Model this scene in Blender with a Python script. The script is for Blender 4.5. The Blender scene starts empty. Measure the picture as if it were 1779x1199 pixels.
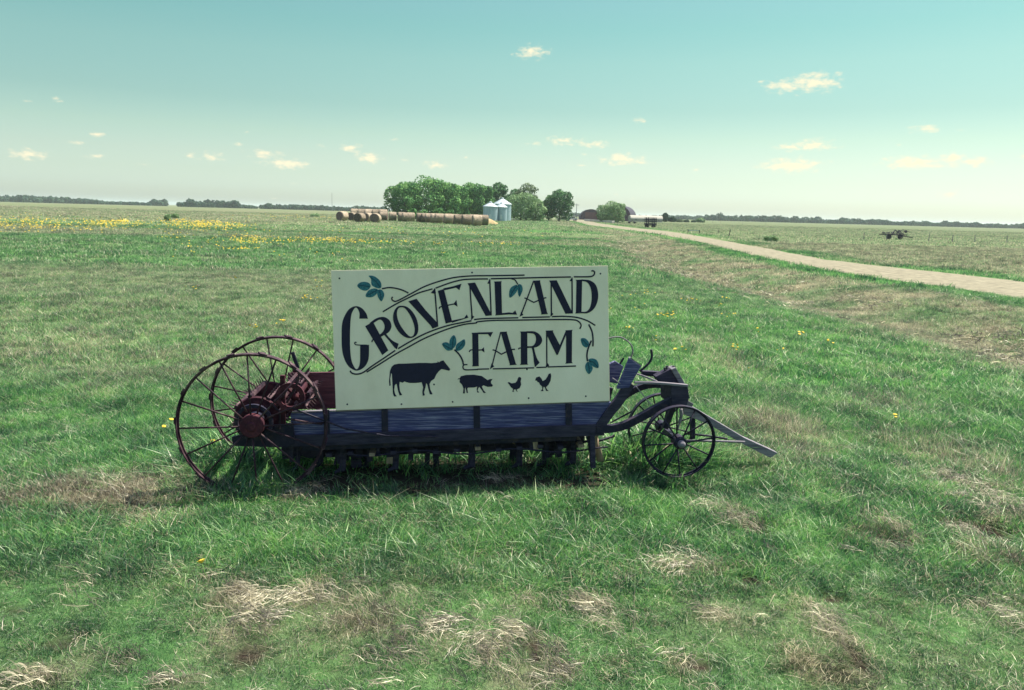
import bpy, math, random
import numpy as np
from mathutils import Vector, Matrix
R_ = math.radians
SC = bpy.context.scene
COL = SC.collection
# ------------------------------------------------------------------ camera
F, CX, CY = 1320.0, 889.5, 599.5          # focal length and centre in photograph pixels
EYE = np.array([0.0, 0.0, 2.42])
pit = math.atan((CY-371.0)/F); rol = R_(1.5)
fw = np.array([0, math.cos(pit), -math.sin(pit)])
_r = np.array([1.0, 0, 0]); _u = np.cross(_r, fw)
rt = math.cos(rol)*_r + math.sin(rol)*_u
up = math.cos(rol)*_u - math.sin(rol)*_r
cd = bpy.data.cameras.new('camera'); cam = bpy.data.objects.new('camera', cd); COL.objects.link(cam)
M = Matrix.Identity(4)
for i in range(3):
    M[i][0] = rt[i]; M[i][1] = up[i]; M[i][2] = -fw[i]; M[i][3] = EYE[i]
cam.matrix_world = M
cd.sensor_width = 36; cd.sensor_fit = 'HORIZONTAL'; cd.lens = 36*F/1779; cd.clip_start = 0.05; cd.clip_end = 30000
SC.camera = cam
SC.view_settings.view_transform = 'Standard'; SC.view_settings.look = 'None'
SC.view_settings.exposure = 0.98; SC.view_settings.gamma = 1.0
# ------------------------------------------------------------------ sun and sky
SUN_EL, SUN_AZ = R_(60), R_(55)           # azimuth measured from +Y towards +X
sd = np.array([math.sin(SUN_AZ)*math.cos(SUN_EL), math.cos(SUN_AZ)*math.cos(SUN_EL), math.sin(SUN_EL)])
sl = bpy.data.lights.new('sun', 'SUN'); sl.energy = 5.0; sl.angle = R_(0.5); sl.color = (1.0, 0.93, 0.78)
so = bpy.data.objects.new('sun', sl); COL.objects.link(so)
so.rotation_euler = Vector(sd).to_track_quat('Z', 'Y').to_euler()
so.location = (10, 10, 40)
W = bpy.data.worlds.new("World"); SC.world = W; W.use_nodes = True
def raydir(px, py):
    d = (px-CX)*rt - (py-CY)*up + F*fw
    return d/np.linalg.norm(d)
def build_world():
    nt = W.node_tree; N = nt.nodes; Lk = nt.links
    bg = N['Background']
    sky = N.new('ShaderNodeTexSky'); sky.sky_type = 'NISHITA'; sky.sun_disc = False
    sky.sun_elevation = SUN_EL; sky.sun_rotation = SUN_AZ; sky.air_density = 1.0; sky.dust_density = 1.0; sky.ozone_density = 1.0
    tc = N.new('ShaderNodeTexCoord')
    sx = N.new('ShaderNodeSeparateXYZ'); Lk.new(tc.outputs['Generated'], sx.inputs[0])
    def math_(op, a, b=None, c=None, clamp=False):
        m = N.new('ShaderNodeMath'); m.operation = op; m.use_clamp = clamp
        for k, v in enumerate((a, b, c)):
            if v is None: continue
            if isinstance(v, (int, float)): m.inputs[k].default_value = v
            else: Lk.new(v, m.inputs[k])
        return m.outputs[0]
    az = math_('ARCTAN2', sx.outputs[0], sx.outputs[1]); el = math_('ARCSINE', sx.outputs[2])
    # clear air is tinted by elevation, warm and pale near the horizon, teal above
    rp = N.new('ShaderNodeValToRGB'); e01 = math_('MULTIPLY', el, 1/0.6, clamp=True); Lk.new(e01, rp.inputs[0])
    cr = rp.color_ramp
    for k, (p, c) in enumerate(SKYTINT):
        e = cr.elements[k] if k < 2 else cr.elements.new(p)
        e.position = p; e.color = (*c, 1)
    mx = N.new('ShaderNodeVectorMath'); mx.operation = 'MULTIPLY'
    Lk.new(sky.outputs[0], mx.inputs[0]); Lk.new(rp.outputs[0], mx.inputs[1])
    # scattered fair weather cumulus
    cv = N.new('ShaderNodeCombineXYZ'); Lk.new(az, cv.inputs[0]); Lk.new(el, cv.inputs[1])
    nz = N.new('ShaderNodeTexNoise'); nz.inputs['Scale'].default_value = 90; nz.inputs['Detail'].default_value = 6; nz.inputs['Roughness'].default_value = .6
    ms = N.new('ShaderNodeVectorMath'); ms.operation = 'MULTIPLY'; ms.inputs[1].default_value = (1, 2.0, 1)
    Lk.new(cv.outputs[0], ms.inputs[0]); Lk.new(ms.outputs[0], nz.inputs['Vector'])
    clouds = [(923,90,24,11,1),(1362,150,32,10,1),(1412,143,40,14,1.1),(1113,209,15,6,.7),(980,245,30,9,.8),(1030,251,30,7,.8),(928,250,18,5,.6),
      (1018,268,14,4,.4),(1012,287,14,4,.5),(1080,277,32,10,1),(1112,283,34,7,.5),(1372,256,32,7,.8),(1412,252,34,9,1),(1375,287,44,11,1.1),(1610,224,30,7,.8),
      (1585,283,44,10,1.1),(1655,277,20,10,1.1),(1697,281,23,8,1),(1650,337,22,8,.7),(1730,335,22,4,.3),(1560,252,24,4,.3),(50,268,36,9,.85),(48,277,18,4,.5),(95,172,16,6,.5),(52,176,24,4,.35),
      (168,233,14,6,.7),(136,248,22,5,.6),(165,271,17,5,.7),(330,270,15,7,.6),(367,272,21,8,.8),(430,229,12,4,.35),(410,251,18,5,.5),(460,267,31,8,.8),
      (500,284,36,8,1),(555,252,11,5,.5),(610,258,19,7,.9),(640,275,20,9,.95),(683,242,18,5,.45),(705,279,14,4,.4),(755,287,20,7,.8),(770,273,12,4,.4),
      (808,274,10,4,.4),(250,286,28,5,.35),(1320,142,16,5,.4),(1210,295,10,4,.45),(520,318,30,4,.25),(1100,345,14,4,.35),(1068,338,12,3,.3),(1779,272,12,7,.6),(1670,226,20,3,.35),(890,94,14,5,.25),(480,345,20,3,.2)]
    acc = None
    for (px, py, hw, hh, st) in clouds:
        hw *= 1.3; hh *= 1.3
        d = raydir(px, py); d1 = raydir(px+hw, py); d2 = raydir(px, py-hh)
        a0, e0 = math.atan2(d[0], d[1]), math.asin(d[2])
        aw = abs(math.atan2(d1[0], d1[1])-a0); eh = abs(math.asin(d2[2])-e0)
        s = N.new('ShaderNodeVectorMath'); s.operation = 'SUBTRACT'; s.inputs[1].default_value = (a0, e0, 0); Lk.new(cv.outputs[0], s.inputs[0])
        m = N.new('ShaderNodeVectorMath'); m.operation = 'MULTIPLY'; m.inputs[1].default_value = (.8/aw, .8/eh, 0); Lk.new(s.outputs[0], m.inputs[0])
        l = N.new('ShaderNodeVectorMath'); l.operation = 'LENGTH'; Lk.new(m.outputs[0], l.inputs[0])
        v = math_('MULTIPLY_ADD', l.outputs['Value'], -1.0, 0.25+.75*min(st, 1.1))
        acc = v if acc is None else math_('MAXIMUM', acc, v)
    nn = math_('MULTIPLY_ADD', nz.outputs[0], 2.2, -1.25)
    tot = math_('ADD', acc, nn)
    mr = N.new('ShaderNodeMapRange'); mr.interpolation_type = 'SMOOTHSTEP'; Lk.new(tot, mr.inputs[0])
    mr.inputs['From Min'].default_value = 0.0; mr.inputs['From Max'].default_value = .95; mr.inputs['To Max'].default_value = .92
    cm = N.new('ShaderNodeMix'); cm.data_type = 'RGBA'; Lk.new(mr.outputs[0], cm.inputs[0]); Lk.new(mx.outputs[0], cm.inputs[6])
    cm.inputs[7].default_value = (.57/SKYS, .51/SKYS, .36/SKYS, 1)
    Lk.new(cm.outputs[2], bg.inputs[0]); bg.inputs[1].default_value = SKYS
SKYS = 0.086
SKYTINT = [(0.0, (0.83, 0.98, 1.03)), (1.0, (1.296, 1.152, 1.28)), (0.042, (0.83, 0.98, 1.03)), (0.073, (0.8, 0.898, 0.861)), (0.109, (0.794, 0.856, 0.75)), (0.156, (0.751, 0.838, 0.656)), (0.215, (0.647, 0.789, 0.593)), (0.306, (0.657, 0.855, 0.598)), (0.372, (0.596, 0.865, 0.596)), (0.427, (0.61, 0.874, 0.615)), (0.6, (0.802, 1.06, 0.858))]
build_world()
CY_ = SC.cycles; 
try:
    CY_.max_bounces = 5; CY_.diffuse_bounces = 3; CY_.glossy_bounces = 2; CY_.transmission_bounces = 3; CY_.transparent_max_bounces = 4; CY_.volume_bounces = 1
except Exception: pass

# ------------------------------------------------------------------ helpers
rng = np.random.default_rng(7); random.seed(7)
def tag(o, label=None, cat=None, group=None, kind=None):
    if label: o['label'] = label
    if cat: o['category'] = cat
    if group: o['group'] = group
    if kind: o['kind'] = kind
    return o
def empty(name, loc=(0,0,0), rz=0, label=None, cat=None, group=None):
    o = bpy.data.objects.new(name, None); COL.objects.link(o); o.location = loc; o.rotation_euler = (0,0,rz); o.empty_display_size = .2
    return tag(o, label, cat, group)
def copy_tree(o, parent=None):
    c = o.copy(); COL.objects.link(c); c.parent = parent
    for ch in o.children: copy_tree(ch, c)
    return c
class MB:
    def __init__(s): s.v = []; s.f = []; s.m = []
    def add(s, vs, fs, mi=0):
        b = len(s.v); s.v.extend([tuple(map(float, v)) for v in vs]); s.f.extend([tuple(b+i for i in f) for f in fs]); s.m.extend([mi]*len(fs)); return s
    def box(s, a, b, mi=0):
        x0,y0,z0 = a; x1,y1,z1 = b
        return s.add([(x0,y0,z0),(x1,y0,z0),(x1,y1,z0),(x0,y1,z0),(x0,y0,z1),(x1,y0,z1),(x1,y1,z1),(x0,y1,z1)],
                     [(0,3,2,1),(4,5,6,7),(0,1,5,4),(1,2,6,5),(2,3,7,6),(3,0,4,7)], mi)
    def bar(s, p, q, w, h=None, upv=(0,0,1), mi=0):
        """square bar from p to q, w across, h along upv"""
        h = h or w; p = Vector(p); q = Vector(q); d = (q-p).normalized(); u = Vector(upv)
        if abs(d.dot(u)) > .98: u = Vector((0,1,0))
        a = d.cross(u).normalized(); b = a.cross(d).normalized()
        vs = []
        for c in (p, q):
            for i, j in ((-1,-1),(1,-1),(1,1),(-1,1)): vs.append(c+a*(i*w/2)+b*(j*h/2))
        return s.add(vs, [(0,1,2,3),(7,6,5,4),(0,4,5,1),(1,5,6,2),(2,6,7,3),(3,7,4,0)], mi)
    def tube(s, pts, r, n=8, mi=0, caps=True):
        P = [Vector(p) for p in pts]; rs = r if isinstance(r, (list, tuple)) else [r]*len(P)
        vs = []; fs = []
        u = None
        for i, p in enumerate(P):
            d = (P[min(i+1, len(P)-1)]-P[max(i-1, 0)]).normalized()
            if u is None:
                u = Vector((0,0,1)) if abs(d.z) < .9 else Vector((1,0,0))
            a = d.cross(u).normalized(); b = a.cross(d).normalized(); u = b
            for k in range(n):
                t = 2*math.pi*k/n; vs.append(p+a*(math.cos(t)*rs[i])+b*(math.sin(t)*rs[i]))
        for i in range(len(P)-1):
            for k in range(n): fs.append((i*n+k, i*n+(k+1)%n, (i+1)*n+(k+1)%n, (i+1)*n+k))
        if caps: fs.append(tuple(reversed(range(n)))); fs.append(tuple(range((len(P)-1)*n, len(P)*n)))
        return s.add(vs, fs, mi)
    def lathe(s, prof, c, axis='y', n=32, mi=0):
        """profile of (offset along axis, radius)"""
        vs = []; fs = []
        for (o, r) in prof:
            for k in range(n):
                t = 2*math.pi*k/n; a, b = math.cos(t)*r, math.sin(t)*r
                vs.append((c[0]+a, c[1]+o, c[2]+b) if axis == 'y' else (c[0]+a, c[1]+b, c[2]+o) if axis == 'z' else (c[0]+o, c[1]+a, c[2]+b))
        m = len(prof)
        for i in range(m-1):
            for k in range(n): fs.append((i*n+k, i*n+(k+1)%n, (i+1)*n+(k+1)%n, (i+1)*n+k))
        return s.add(vs, fs, mi)
    def prism(s, pts, off, mi=0):
        """closed outline pts (3D) thickened by vector off"""
        n = len(pts); o = Vector(off); vs = [Vector(p) for p in pts]+[Vector(p)+o for p in pts]
        return s.add(vs, [tuple(range(n)), tuple(reversed(range(n, 2*n)))]+[(i, i+n, (i+1)%n+n, (i+1)%n) for i in range(n)], mi)
    def build(s, name, mat, parent=None, smooth=False, bevel=0, recalc=True):
        me = bpy.data.meshes.new(name); me.from_pydata(s.v, [], s.f)
        for m in (mat if isinstance(mat, (list, tuple)) else [mat]): me.materials.append(m)
        if any(s.m): me.polygons.foreach_set('material_index', s.m)
        if recalc:
            import bmesh
            bm = bmesh.new(); bm.from_mesh(me); bmesh.ops.recalc_face_normals(bm, faces=bm.faces)
            big = [f for f in bm.faces if len(f.verts) > 4]
            if big: bmesh.ops.triangulate(bm, faces=big)
            bm.to_mesh(me); bm.free()
        if smooth: me.polygons.foreach_set('use_smooth', [True]*len(me.polygons))
        o = bpy.data.objects.new(name, me); COL.objects.link(o); o.parent = parent
        if bevel:
            b = o.modifiers.new('bevel', 'BEVEL'); b.width = bevel; b.segments = 2; b.limit_method = 'ANGLE'
        return o
def catmull(pts, k=8):
    P = [np.array(p, float) for p in pts]; P = [2*P[0]-P[1]]+P+[2*P[-1]-P[-2]]; out = []
    for i in range(1, len(P)-2):
        for j in range(k):
            t = j/k; a, b, c, d = P[i-1:i+3]
            out.append(.5*((2*b)+(-a+c)*t+(2*a-5*b+4*c-d)*t*t+(-a+3*b-3*c+d)*t**3))
    out.append(P[-2]); return out

# value noise in numpy -------------------------------------------------
_T = rng.random((256, 256))
def vnoise(x, y):
    xi = np.floor(x).astype(int); yi = np.floor(y).astype(int); fx = x-xi; fy = y-yi
    fx = fx*fx*(3-2*fx); fy = fy*fy*(3-2*fy)
    g = lambda a, b: _T[a % 256, b % 256]
    return (g(xi,yi)*(1-fx)+g(xi+1,yi)*fx)*(1-fy)+(g(xi,yi+1)*(1-fx)+g(xi+1,yi+1)*fx)*fy
def fbm(x, y, s, o=4, seed=0):
    r = 0; a = .5; t = 0
    x = np.asarray(x)/s+seed*17.3; y = np.asarray(y)/s+seed*9.1
    for i in range(o):
        r = r+a*vnoise(x, y); t += a; a *= .5; x = x*2.03+5.1; y = y*2.03+3.7
    return r/t
def sstep(a, b, x):
    t = np.clip((x-a)/(b-a), 0, 1); return t*t*(3-2*t)
def ground(px, py, z=0.0):
    d = (px-CX)*rt - (py-CY)*up + F*fw
    t = (z-EYE[2])/d[2]; return EYE+t*d
def at_depth(px, py, dist):
    """point on the ray of a direction at forward distance dist"""
    d = (px-CX)*rt - (py-CY)*up + F*fw
    return EYE + d/d[1]*dist
def horizon(px): return 347.6+(394.2-347.6)*px/1779

# ------------------------------------------------------------------ materials
def mat(name, c1, c2, scale=8, rough=.8, detail=5, stretch=(1,1,1), metal=0, bump=0, bscale=None, contrast=1, space='Object', spec=.3, c3=None):
    m = bpy.data.materials.new(name); m.use_nodes = True; nt = m.node_tree; N = nt.nodes; Lk = nt.links
    b = N['Principled BSDF']; tc = N.new('ShaderNodeTexCoord'); mp = N.new('ShaderNodeMapping'); mp.inputs['Scale'].default_value = stretch
    Lk.new(tc.outputs[space], mp.inputs[0])
    nz = N.new('ShaderNodeTexNoise'); nz.inputs['Scale'].default_value = scale; nz.inputs['Detail'].default_value = detail; nz.inputs['Roughness'].default_value = .65
    Lk.new(mp.outputs[0], nz.inputs['Vector'])
    r = N.new('ShaderNodeValToRGB'); r.color_ramp.elements[0].position = .5-.2/contrast; r.color_ramp.elements[1].position = .5+.2/contrast
    r.color_ramp.elements[0].color = (*c1, 1); r.color_ramp.elements[1].color = (*c2, 1)
    if c3: e = r.color_ramp.elements.new(.5); e.color = (*c3, 1)
    Lk.new(nz.outputs[0], r.inputs[0]); Lk.new(r.outputs[0], b.inputs['Base Color'])
    b.inputs['Roughness'].default_value = rough; b.inputs['Metallic'].default_value = metal
    b.inputs['Specular IOR Level'].default_value = spec
    if bump:
        n2 = N.new('ShaderNodeTexNoise'); n2.inputs['Scale'].default_value = bscale or scale*3; n2.inputs['Detail'].default_value = 4; Lk.new(mp.outputs[0], n2.inputs['Vector'])
        bp = N.new('ShaderNodeBump'); bp.inputs['Strength'].default_value = bump; bp.inputs['Distance'].default_value = .01
        Lk.new(n2.outputs[0], bp.inputs['Height']); Lk.new(bp.outputs[0], b.inputs['Normal'])
    return m
M_iron = mat('dark_iron', (.010,.010,.026), (.05,.034,.045), 14, .65, bump=.5, c3=(.014,.013,.034))  # bluish base stands in for the navy tint of deep shade
M_rust = mat('maroon_rust', (.022,.005,.012), (.13,.034,.042), 10, .8, bump=.5, c3=(.052,.010,.020))  # rust; its maroon also takes in the red light leak
M_rimrust = mat('rim_rust', (.012,.007,.014), (.15,.10,.10), 7, .7, bump=.5, c3=(.04,.016,.026))
M_panel = mat('weathered_shade_blue_board', (.035,.037,.075), (.26,.26,.37), 13, .85, stretch=(.3,1,9), bump=.6, bscale=25, c3=(.06,.063,.175))  # weathered wood with the navy tint of shade mixed into its colour
M_maroonboard = mat('weathered_maroon_board', (.05,.02,.035), (.14,.055,.07), 9, .85, stretch=(.35,1,5), bump=.6, bscale=25)
M_greywood = mat('grey_old_wood', (.09,.085,.11), (.28,.26,.28), 10, .85, stretch=(.4,4,4), bump=.6, bscale=25)
M_darkwood = mat('dark_old_wood', (.012,.012,.03), (.06,.052,.08), 10, .85, stretch=(.5,3,3), bump=.6, bscale=25)  # blue in the base colour imitates the tint of shadows
M_log = mat('pale_log', (.2,.14,.1), (.42,.32,.22), 12, .85, stretch=(4,4,.6), bump=.5)
M_sign = mat('cream_sign_paint', (.75,.65,.47), (.93,.83,.64), 1.8, .55, contrast=1.0, detail=9, stretch=(1,1,.5), c3=(.86,.76,.57), bump=.15, bscale=60)
M_ink = mat('navy_black_paint', (.004,.003,.022), (.009,.008,.036), 30, .5)
M_leaf = mat('teal_leaf_paint', (.01,.08,.12), (.05,.22,.24), 60, .5, contrast=1.3)
M_leafvein = mat('leaf_vein_paint', (.004,.04,.07), (.01,.06,.09), 30, .5)
M_white = mat('white_paint', (.48,.47,.42), (.62,.61,.55), 3, .6)
M_cream = mat('cream_cladding', (.30,.29,.24), (.40,.39,.33), 3, .8)
M_galv = mat('galvanised_steel', (.26,.36,.42), (.42,.52,.56), 1.2, .5, metal=.2, stretch=(1,1,.3))
M_galvroof = mat('galvanised_roof', (.42,.5,.52), (.6,.66,.66), 1.5, .5, metal=.2)
M_glass = mat('dark_glass', (.01,.015,.02), (.03,.035,.04), 3, .15, spec=.5)
M_bale = mat('hay_bale', (.13,.10,.08), (.46,.40,.29), 5, .95, stretch=(2,.7,2), bump=1, bscale=20, c3=(.28,.225,.165))
M_baleend = mat('hay_bale_end', (.07,.05,.055), (.22,.16,.13), 4, .95, bump=1, bscale=16)
M_straw = mat('straw', (.35,.26,.12), (.6,.48,.26), 8, .95, bump=1)
M_bark = mat('bark', (.05,.04,.035), (.12,.1,.08), 6, .9, stretch=(3,3,.6), bump=.6)
M_shedend = mat('shed_end', (.05,.03,.055), (.11,.055,.075), .5, .8, stretch=(3,1,.3))
M_sheddoor = mat('shed_door', (.14,.05,.06), (.2,.08,.085), .5, .8)
M_dirt = mat('bare_soil', (.06,.05,.045), (.14,.11,.09), 10, .95)

for _m in (M_bale, M_baleend):                                 # each bale weathered a little differently
    _N = _m.node_tree.nodes; _b = _N['Principled BSDF']; _src = _b.inputs['Base Color'].links[0].from_socket
    _h = _N.new('ShaderNodeHueSaturation'); _o = _N.new('ShaderNodeObjectInfo'); _r = _N.new('ShaderNodeMapRange'); _r.inputs['To Min'].default_value = .6; _r.inputs['To Max'].default_value = 1.2
    _m.node_tree.links.new(_o.outputs['Random'], _r.inputs[0]); _m.node_tree.links.new(_r.outputs[0], _h.inputs['Value']); _m.node_tree.links.new(_src, _h.inputs['Color']); _m.node_tree.links.new(_h.outputs[0], _b.inputs['Base Color'])
# ------------------------------------------------------------------ terrain
ROADL = [(998,384.5),(1025,392),(1060,396),(1101,401),(1149,408),(1197,417),(1300,441.7),(1438,470),(1779,520)]
ROADR = [(1007,380),(1040,388),(1070,392),(1101,396),(1149,400.7),(1197,407.4),(1300,426),(1438,452),(1779,490)]
gl = np.array([ground(*p)[:2] for p in ROADL]); gr = np.array([ground(*p)[:2] for p in ROADR])
gl = np.vstack([gl, [[18.6,14],[20,0],[23,-40],[27,-120]]]); gr = np.vstack([gr, [[24.9,22],[26.2,5],[29.5,-40],[34,-120]]])
def roadx(arr, y): o = np.argsort(arr[:,1]); return np.interp(y, arr[o,1], arr[o,0])
# patches: centre and half sizes as they lie on the ground
def gpatch(px, py, hx, hy):
    c = ground(px, py); a = ground(px+hx, py); b = ground(px, py-hy)
    return c[0], c[1], abs(a[0]-c[0]), max(.04, abs(b[1]-c[1]))
CLUMPS = [gpatch(*p) for p in [(475,1035,85,28),(425,1100,45,35),(905,1150,80,38),(1290,1075,45,17),(1450,1110,26,60),(1545,1070,42,22),(1175,1150,50,30),(1690,955,60,30),(1735,880,55,45),
   (640,1080,60,28),(1150,985,75,12),(330,1185,70,16),(520,862,42,12),(890,842,38,10),(1285,900,42,16),(1560,930,80,18),(880,1190,60,20),(60,1190,70,20),(1400,1160,40,22),(730,1120,40,20),(1010,1060,60,22),(200,1150,50,20)]]
BARE = [gpatch(*p) for p in [(1440,1035,38,14),(1478,1140,16,28),(1205,1155,40,18),(110,1115,30,18),(430,1135,34,22),(930,1130,18,26),(1320,930,28,12),(1745,935,40,18),(1660,915,40,12),(1560,945,34,10),(30,1060,20,14),(840,970,70,8),(270,970,20,8),(1310,1010,26,12)]]
def blobsum(L, x, y, k=1.0, soft=.35, wob=.5, seed=3):
    x = np.asarray(x, float); y = np.asarray(y, float)
    out = np.zeros(np.broadcast(x, y).shape); n = (fbm(x, y, .3, 3, seed)-.5)*wob*2
    near = (np.abs(x) < 9) & (y > 2) & (y < 14)
    xs = x[near]; ys = y[near]; nn = n[near]; o = np.zeros(xs.shape)
    for (cx, cy, a, b) in L:
        d = np.sqrt(((xs-cx)/(a*k))**2+((ys-cy)/(b*k))**2)+nn
        o = np.maximum(o, 1-sstep(1-soft, 1+soft, d))
    out[near] = o; return out
def hgt(x, y):
    x = np.atleast_1d(np.asarray(x, float)); y = np.atleast_1d(np.asarray(y, float))
    d = np.hypot(x, y)
    s = roadx(gl, y)-x; s2 = x-roadx(gr, y)
    off = np.minimum(1, np.maximum(sstep(.6, 3, s), sstep(.6, 3, s2)))
    h = (fbm(x, y, 1.1, 3, 1)-.5)*.10*(1-sstep(12, 40, d)) + (fbm(x, y, 7, 3, 2)-.5)*.25*(1-sstep(60, 140, d))*sstep(10, 20, d)
    h = h + .04*np.exp(-((x-1.5)/2.5)**2-((y-7)/2.5)**2)
    h = h*off
    h = h - .55*np.exp(-((s-6.6)/2.3)**2)*(1-sstep(60, 150, y))*sstep(.2, 2.5, s)
    h = h + blobsum(CLUMPS, x, y, 1.0, .8, 1.4)*.015 - blobsum(BARE, x, y, 1, .5, .3)*.03
    return h
def zones(x, y):
    """dry 0..1, lush 0..1, tall 0..1, bare 0..1 for ground points"""
    x = np.atleast_1d(np.asarray(x, float)); y = np.atleast_1d(np.asarray(y, float))
    d = np.hypot(x, y); ly = np.log(np.maximum(y, .5))
    n1 = fbm(x, y, 1.3, 4, 4); n2 = fbm(x, y, .45, 3, 5); n3 = fbm(x, y*.5, 9, 4, 6)
    yy = y+(fbm(x, y, 1.2, 3, 8)-.5)*1.0
    fore = 1-sstep(4.0, 5.2, yy)                             # mown, matted grass by the viewer
    lushband = sstep(4.4, 5.1, yy)*(1-sstep(14, 30, y))
    dry = .05+.07*fore+(n1-.5)*.6*(.6+.4*fore)+(n2-.5)*.35
    lush = .45+.5*lushband-.12*fore+(n3-.5)*.5
    left = (1-sstep(-4.5, -2.2, x+(n1-.5)*2))*sstep(9, 11, y)*(1-sstep(24, 34, y))     # greyish, thin grass left of the wheels
    dry = dry+.30*left; lush = lush-.35*left
    # tan strip left of the spreader
    c = gpatch(120, 868, 230, 34); q = np.exp(-(np.maximum(0, np.abs(x-c[0])/c[2])**4)-((y-c[1]-(n1-.5)*.4)/c[3])**2)
    dry = dry+.95*q*sstep(.32, .66, fbm(x, y, .3, 4, 72))
    # ditch beside the road
    s = roadx(gl, y)-x
    wdt = 9.5; mot = sstep(.36, .6, fbm(x, y, 1.6, 4, 73))
    dit = sstep(1.6, 3.0, s+(n3-.5)*2)*(1-sstep(wdt-2.5, wdt+1, s+(fbm(x, y, 4, 3, 9)-.5)*6))*sstep(4, 12, y)
    dry = dry+.78*dit*(.25+.75*mot)*(.75+.4*n3); lush = lush-.35*dit
    verge = (1-sstep(1.0, 2.6, s+(n3-.5)))*sstep(-.5, .1, s)*sstep(6, 15, y); lush = lush+.35*verge; dry = dry-.25*verge
    # beyond the road: pale rough pasture
    s2 = x-roadx(gr, y); far_r = sstep(2.2, 4.0, s2+(n3-.5)*2)*sstep(10, 15, y)
    dry = dry+.42*far_r; lush = lush-.25*far_r
    verge2 = (1-sstep(1.6, 3.2, s2+(n3-.5)*2))*sstep(-.2, .3, s2); lush = lush+.2*verge2*sstep(0,5,y)
    # pale stripes in the distant meadow
    st = fbm(x*.18, y, 6, 4, 11); dry = dry+sstep(20, 60, y)*(st-.42)*1.1*(1-far_r)*(1-dit)
    farl = sstep(85, 120, y)*(1-sstep(-40, 20, x)); dry = dry+.45*farl
    dry = dry+.05*sstep(140, 300, y)
    # tall pale tuft area right of the tongue
    tall = np.zeros_like(x)
    for (px, py, hx, hy, v) in [(1345,745,70,30,1),(1300,800,60,14,.6),(1640,790,90,30,.7),(1720,820,60,24,.7),(1390,790,40,20,.5),(1180,520,30,14,.3),(1540,700,70,30,.35),(1250,620,60,40,.35),(215,850,110,20,.45),(1600,560,140,40,.4),(1000,700,100,20,.0)]:
        g = gpatch(px, py, hx, hy); tall = np.maximum(tall, v*np.exp(-((x-g[0])/g[2])**2-((y-g[1])/g[3])**2))
    dry = dry+.7*tall
    cl = blobsum(CLUMPS, x, y, .95, .7, 1.5); dry = dry+.5*cl*sstep(.38, .62, fbm(x, y, .13, 3, 71)); lush = lush-.2*cl
    bare = blobsum(BARE, x, y, 1, .4, .6)
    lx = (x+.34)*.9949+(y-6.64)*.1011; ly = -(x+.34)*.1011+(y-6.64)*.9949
    bare = np.maximum(bare, .97*sstep(-2.15, -1.6, lx+(n2-.5)*.8)*(1-sstep(1.15, 1.6, lx))*sstep(-.42, -.2, ly+(n2-.5)*.6)*(1-sstep(.55, .8, ly)))  # dark soil under the box, put in to deepen its shade
    return np.clip(dry, 0, 1), np.clip(lush, 0, 1), np.clip(tall, 0, 1), bare

def add_attr(me, name, arr, dom='POINT'):
    a = me.attributes.new(name, 'FLOAT', dom); a.data.foreach_set('value', np.asarray(arr, np.float32).ravel())
def ground_material():
    m = bpy.data.materials.new('meadow_ground'); m.use_nodes = True; nt = m.node_tree; N = nt.nodes; Lk = nt.links; b = N['Principled BSDF']
    b.inputs['Roughness'].default_value = 1; b.inputs['Specular IOR Level'].default_value = .05
    def at(n): a = N.new('ShaderNodeAttribute'); a.attribute_name = n; return a.outputs['Fac']
    def noise(sc, det=6, str_=(1,1,1), ro=.7):
        g = N.new('ShaderNodeNewGeometry'); mp = N.new('ShaderNodeMapping'); mp.inputs['Scale'].default_value = str_; Lk.new(g.outputs['Position'], mp.inputs[0])
        n = N.new('ShaderNodeTexNoise'); n.inputs['Scale'].default_value = sc; n.inputs['Detail'].default_value = det; n.inputs['Roughness'].default_value = ro; Lk.new(mp.outputs[0], n.inputs['Vector']); return n.outputs[0]
    def ramp(f, st):
        r = N.new('ShaderNodeValToRGB'); Lk.new(f, r.inputs[0])
        for k, (p, c) in enumerate(st):
            e = r.color_ramp.elements[k] if k < 2 else r.color_ramp.elements.new(p)
            e.position = p; e.color = (*c, 1)
        return r.outputs[0]
    def mix(f, a, c):
        x = N.new('ShaderNodeMix'); x.data_type = 'RGBA'
        Lk.new(f, x.inputs[0]) if not isinstance(f, float) else None
        Lk.new(a, x.inputs[6]); Lk.new(c, x.inputs[7]); return x.outputs[2]
    def mth(op, a, b_, clamp=True):
        x = N.new('ShaderNodeMath'); x.operation = op; x.use_clamp = clamp
        for k, v in enumerate((a, b_)):
            if isinstance(v, (int, float)): x.inputs[k].default_value = v
            else: Lk.new(v, x.inputs[k])
        return x.outputs[0]
    n_hi = noise(7, 8); n_mid = noise(.9, 7, (1,.6,1)); n_lo = noise(.12, 6, (1,.5,1))
    green = ramp(n_hi, [(.35,(.03,.07,.03)),(.65,(.09,.18,.07))])
    gl2 = ramp(n_hi, [(.35,(.04,.11,.03)),(.65,(.10,.26,.06))])
    tan = ramp(n_mid, [(.3,(.10,.10,.065)),(.7,(.26,.24,.15))])
    c = mix(at('lush'), green, gl2)
    nf = mth('MULTIPLY', mth('SUBTRACT', n_mid, .5, False), 1.6, False)
    df = mth('ADD', at('dry'), nf)
    c = mix(df, c, tan)
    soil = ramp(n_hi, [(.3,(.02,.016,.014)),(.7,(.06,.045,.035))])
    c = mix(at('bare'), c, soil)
    Lk.new(c, b.inputs['Base Color'])
    bp = N.new('ShaderNodeBump'); bp.inputs['Strength'].default_value = .8; bp.inputs['Distance'].default_value = .08; Lk.new(noise(5, 8), bp.inputs['Height']); Lk.new(bp.outputs[0], b.inputs['Normal'])
    return m
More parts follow.
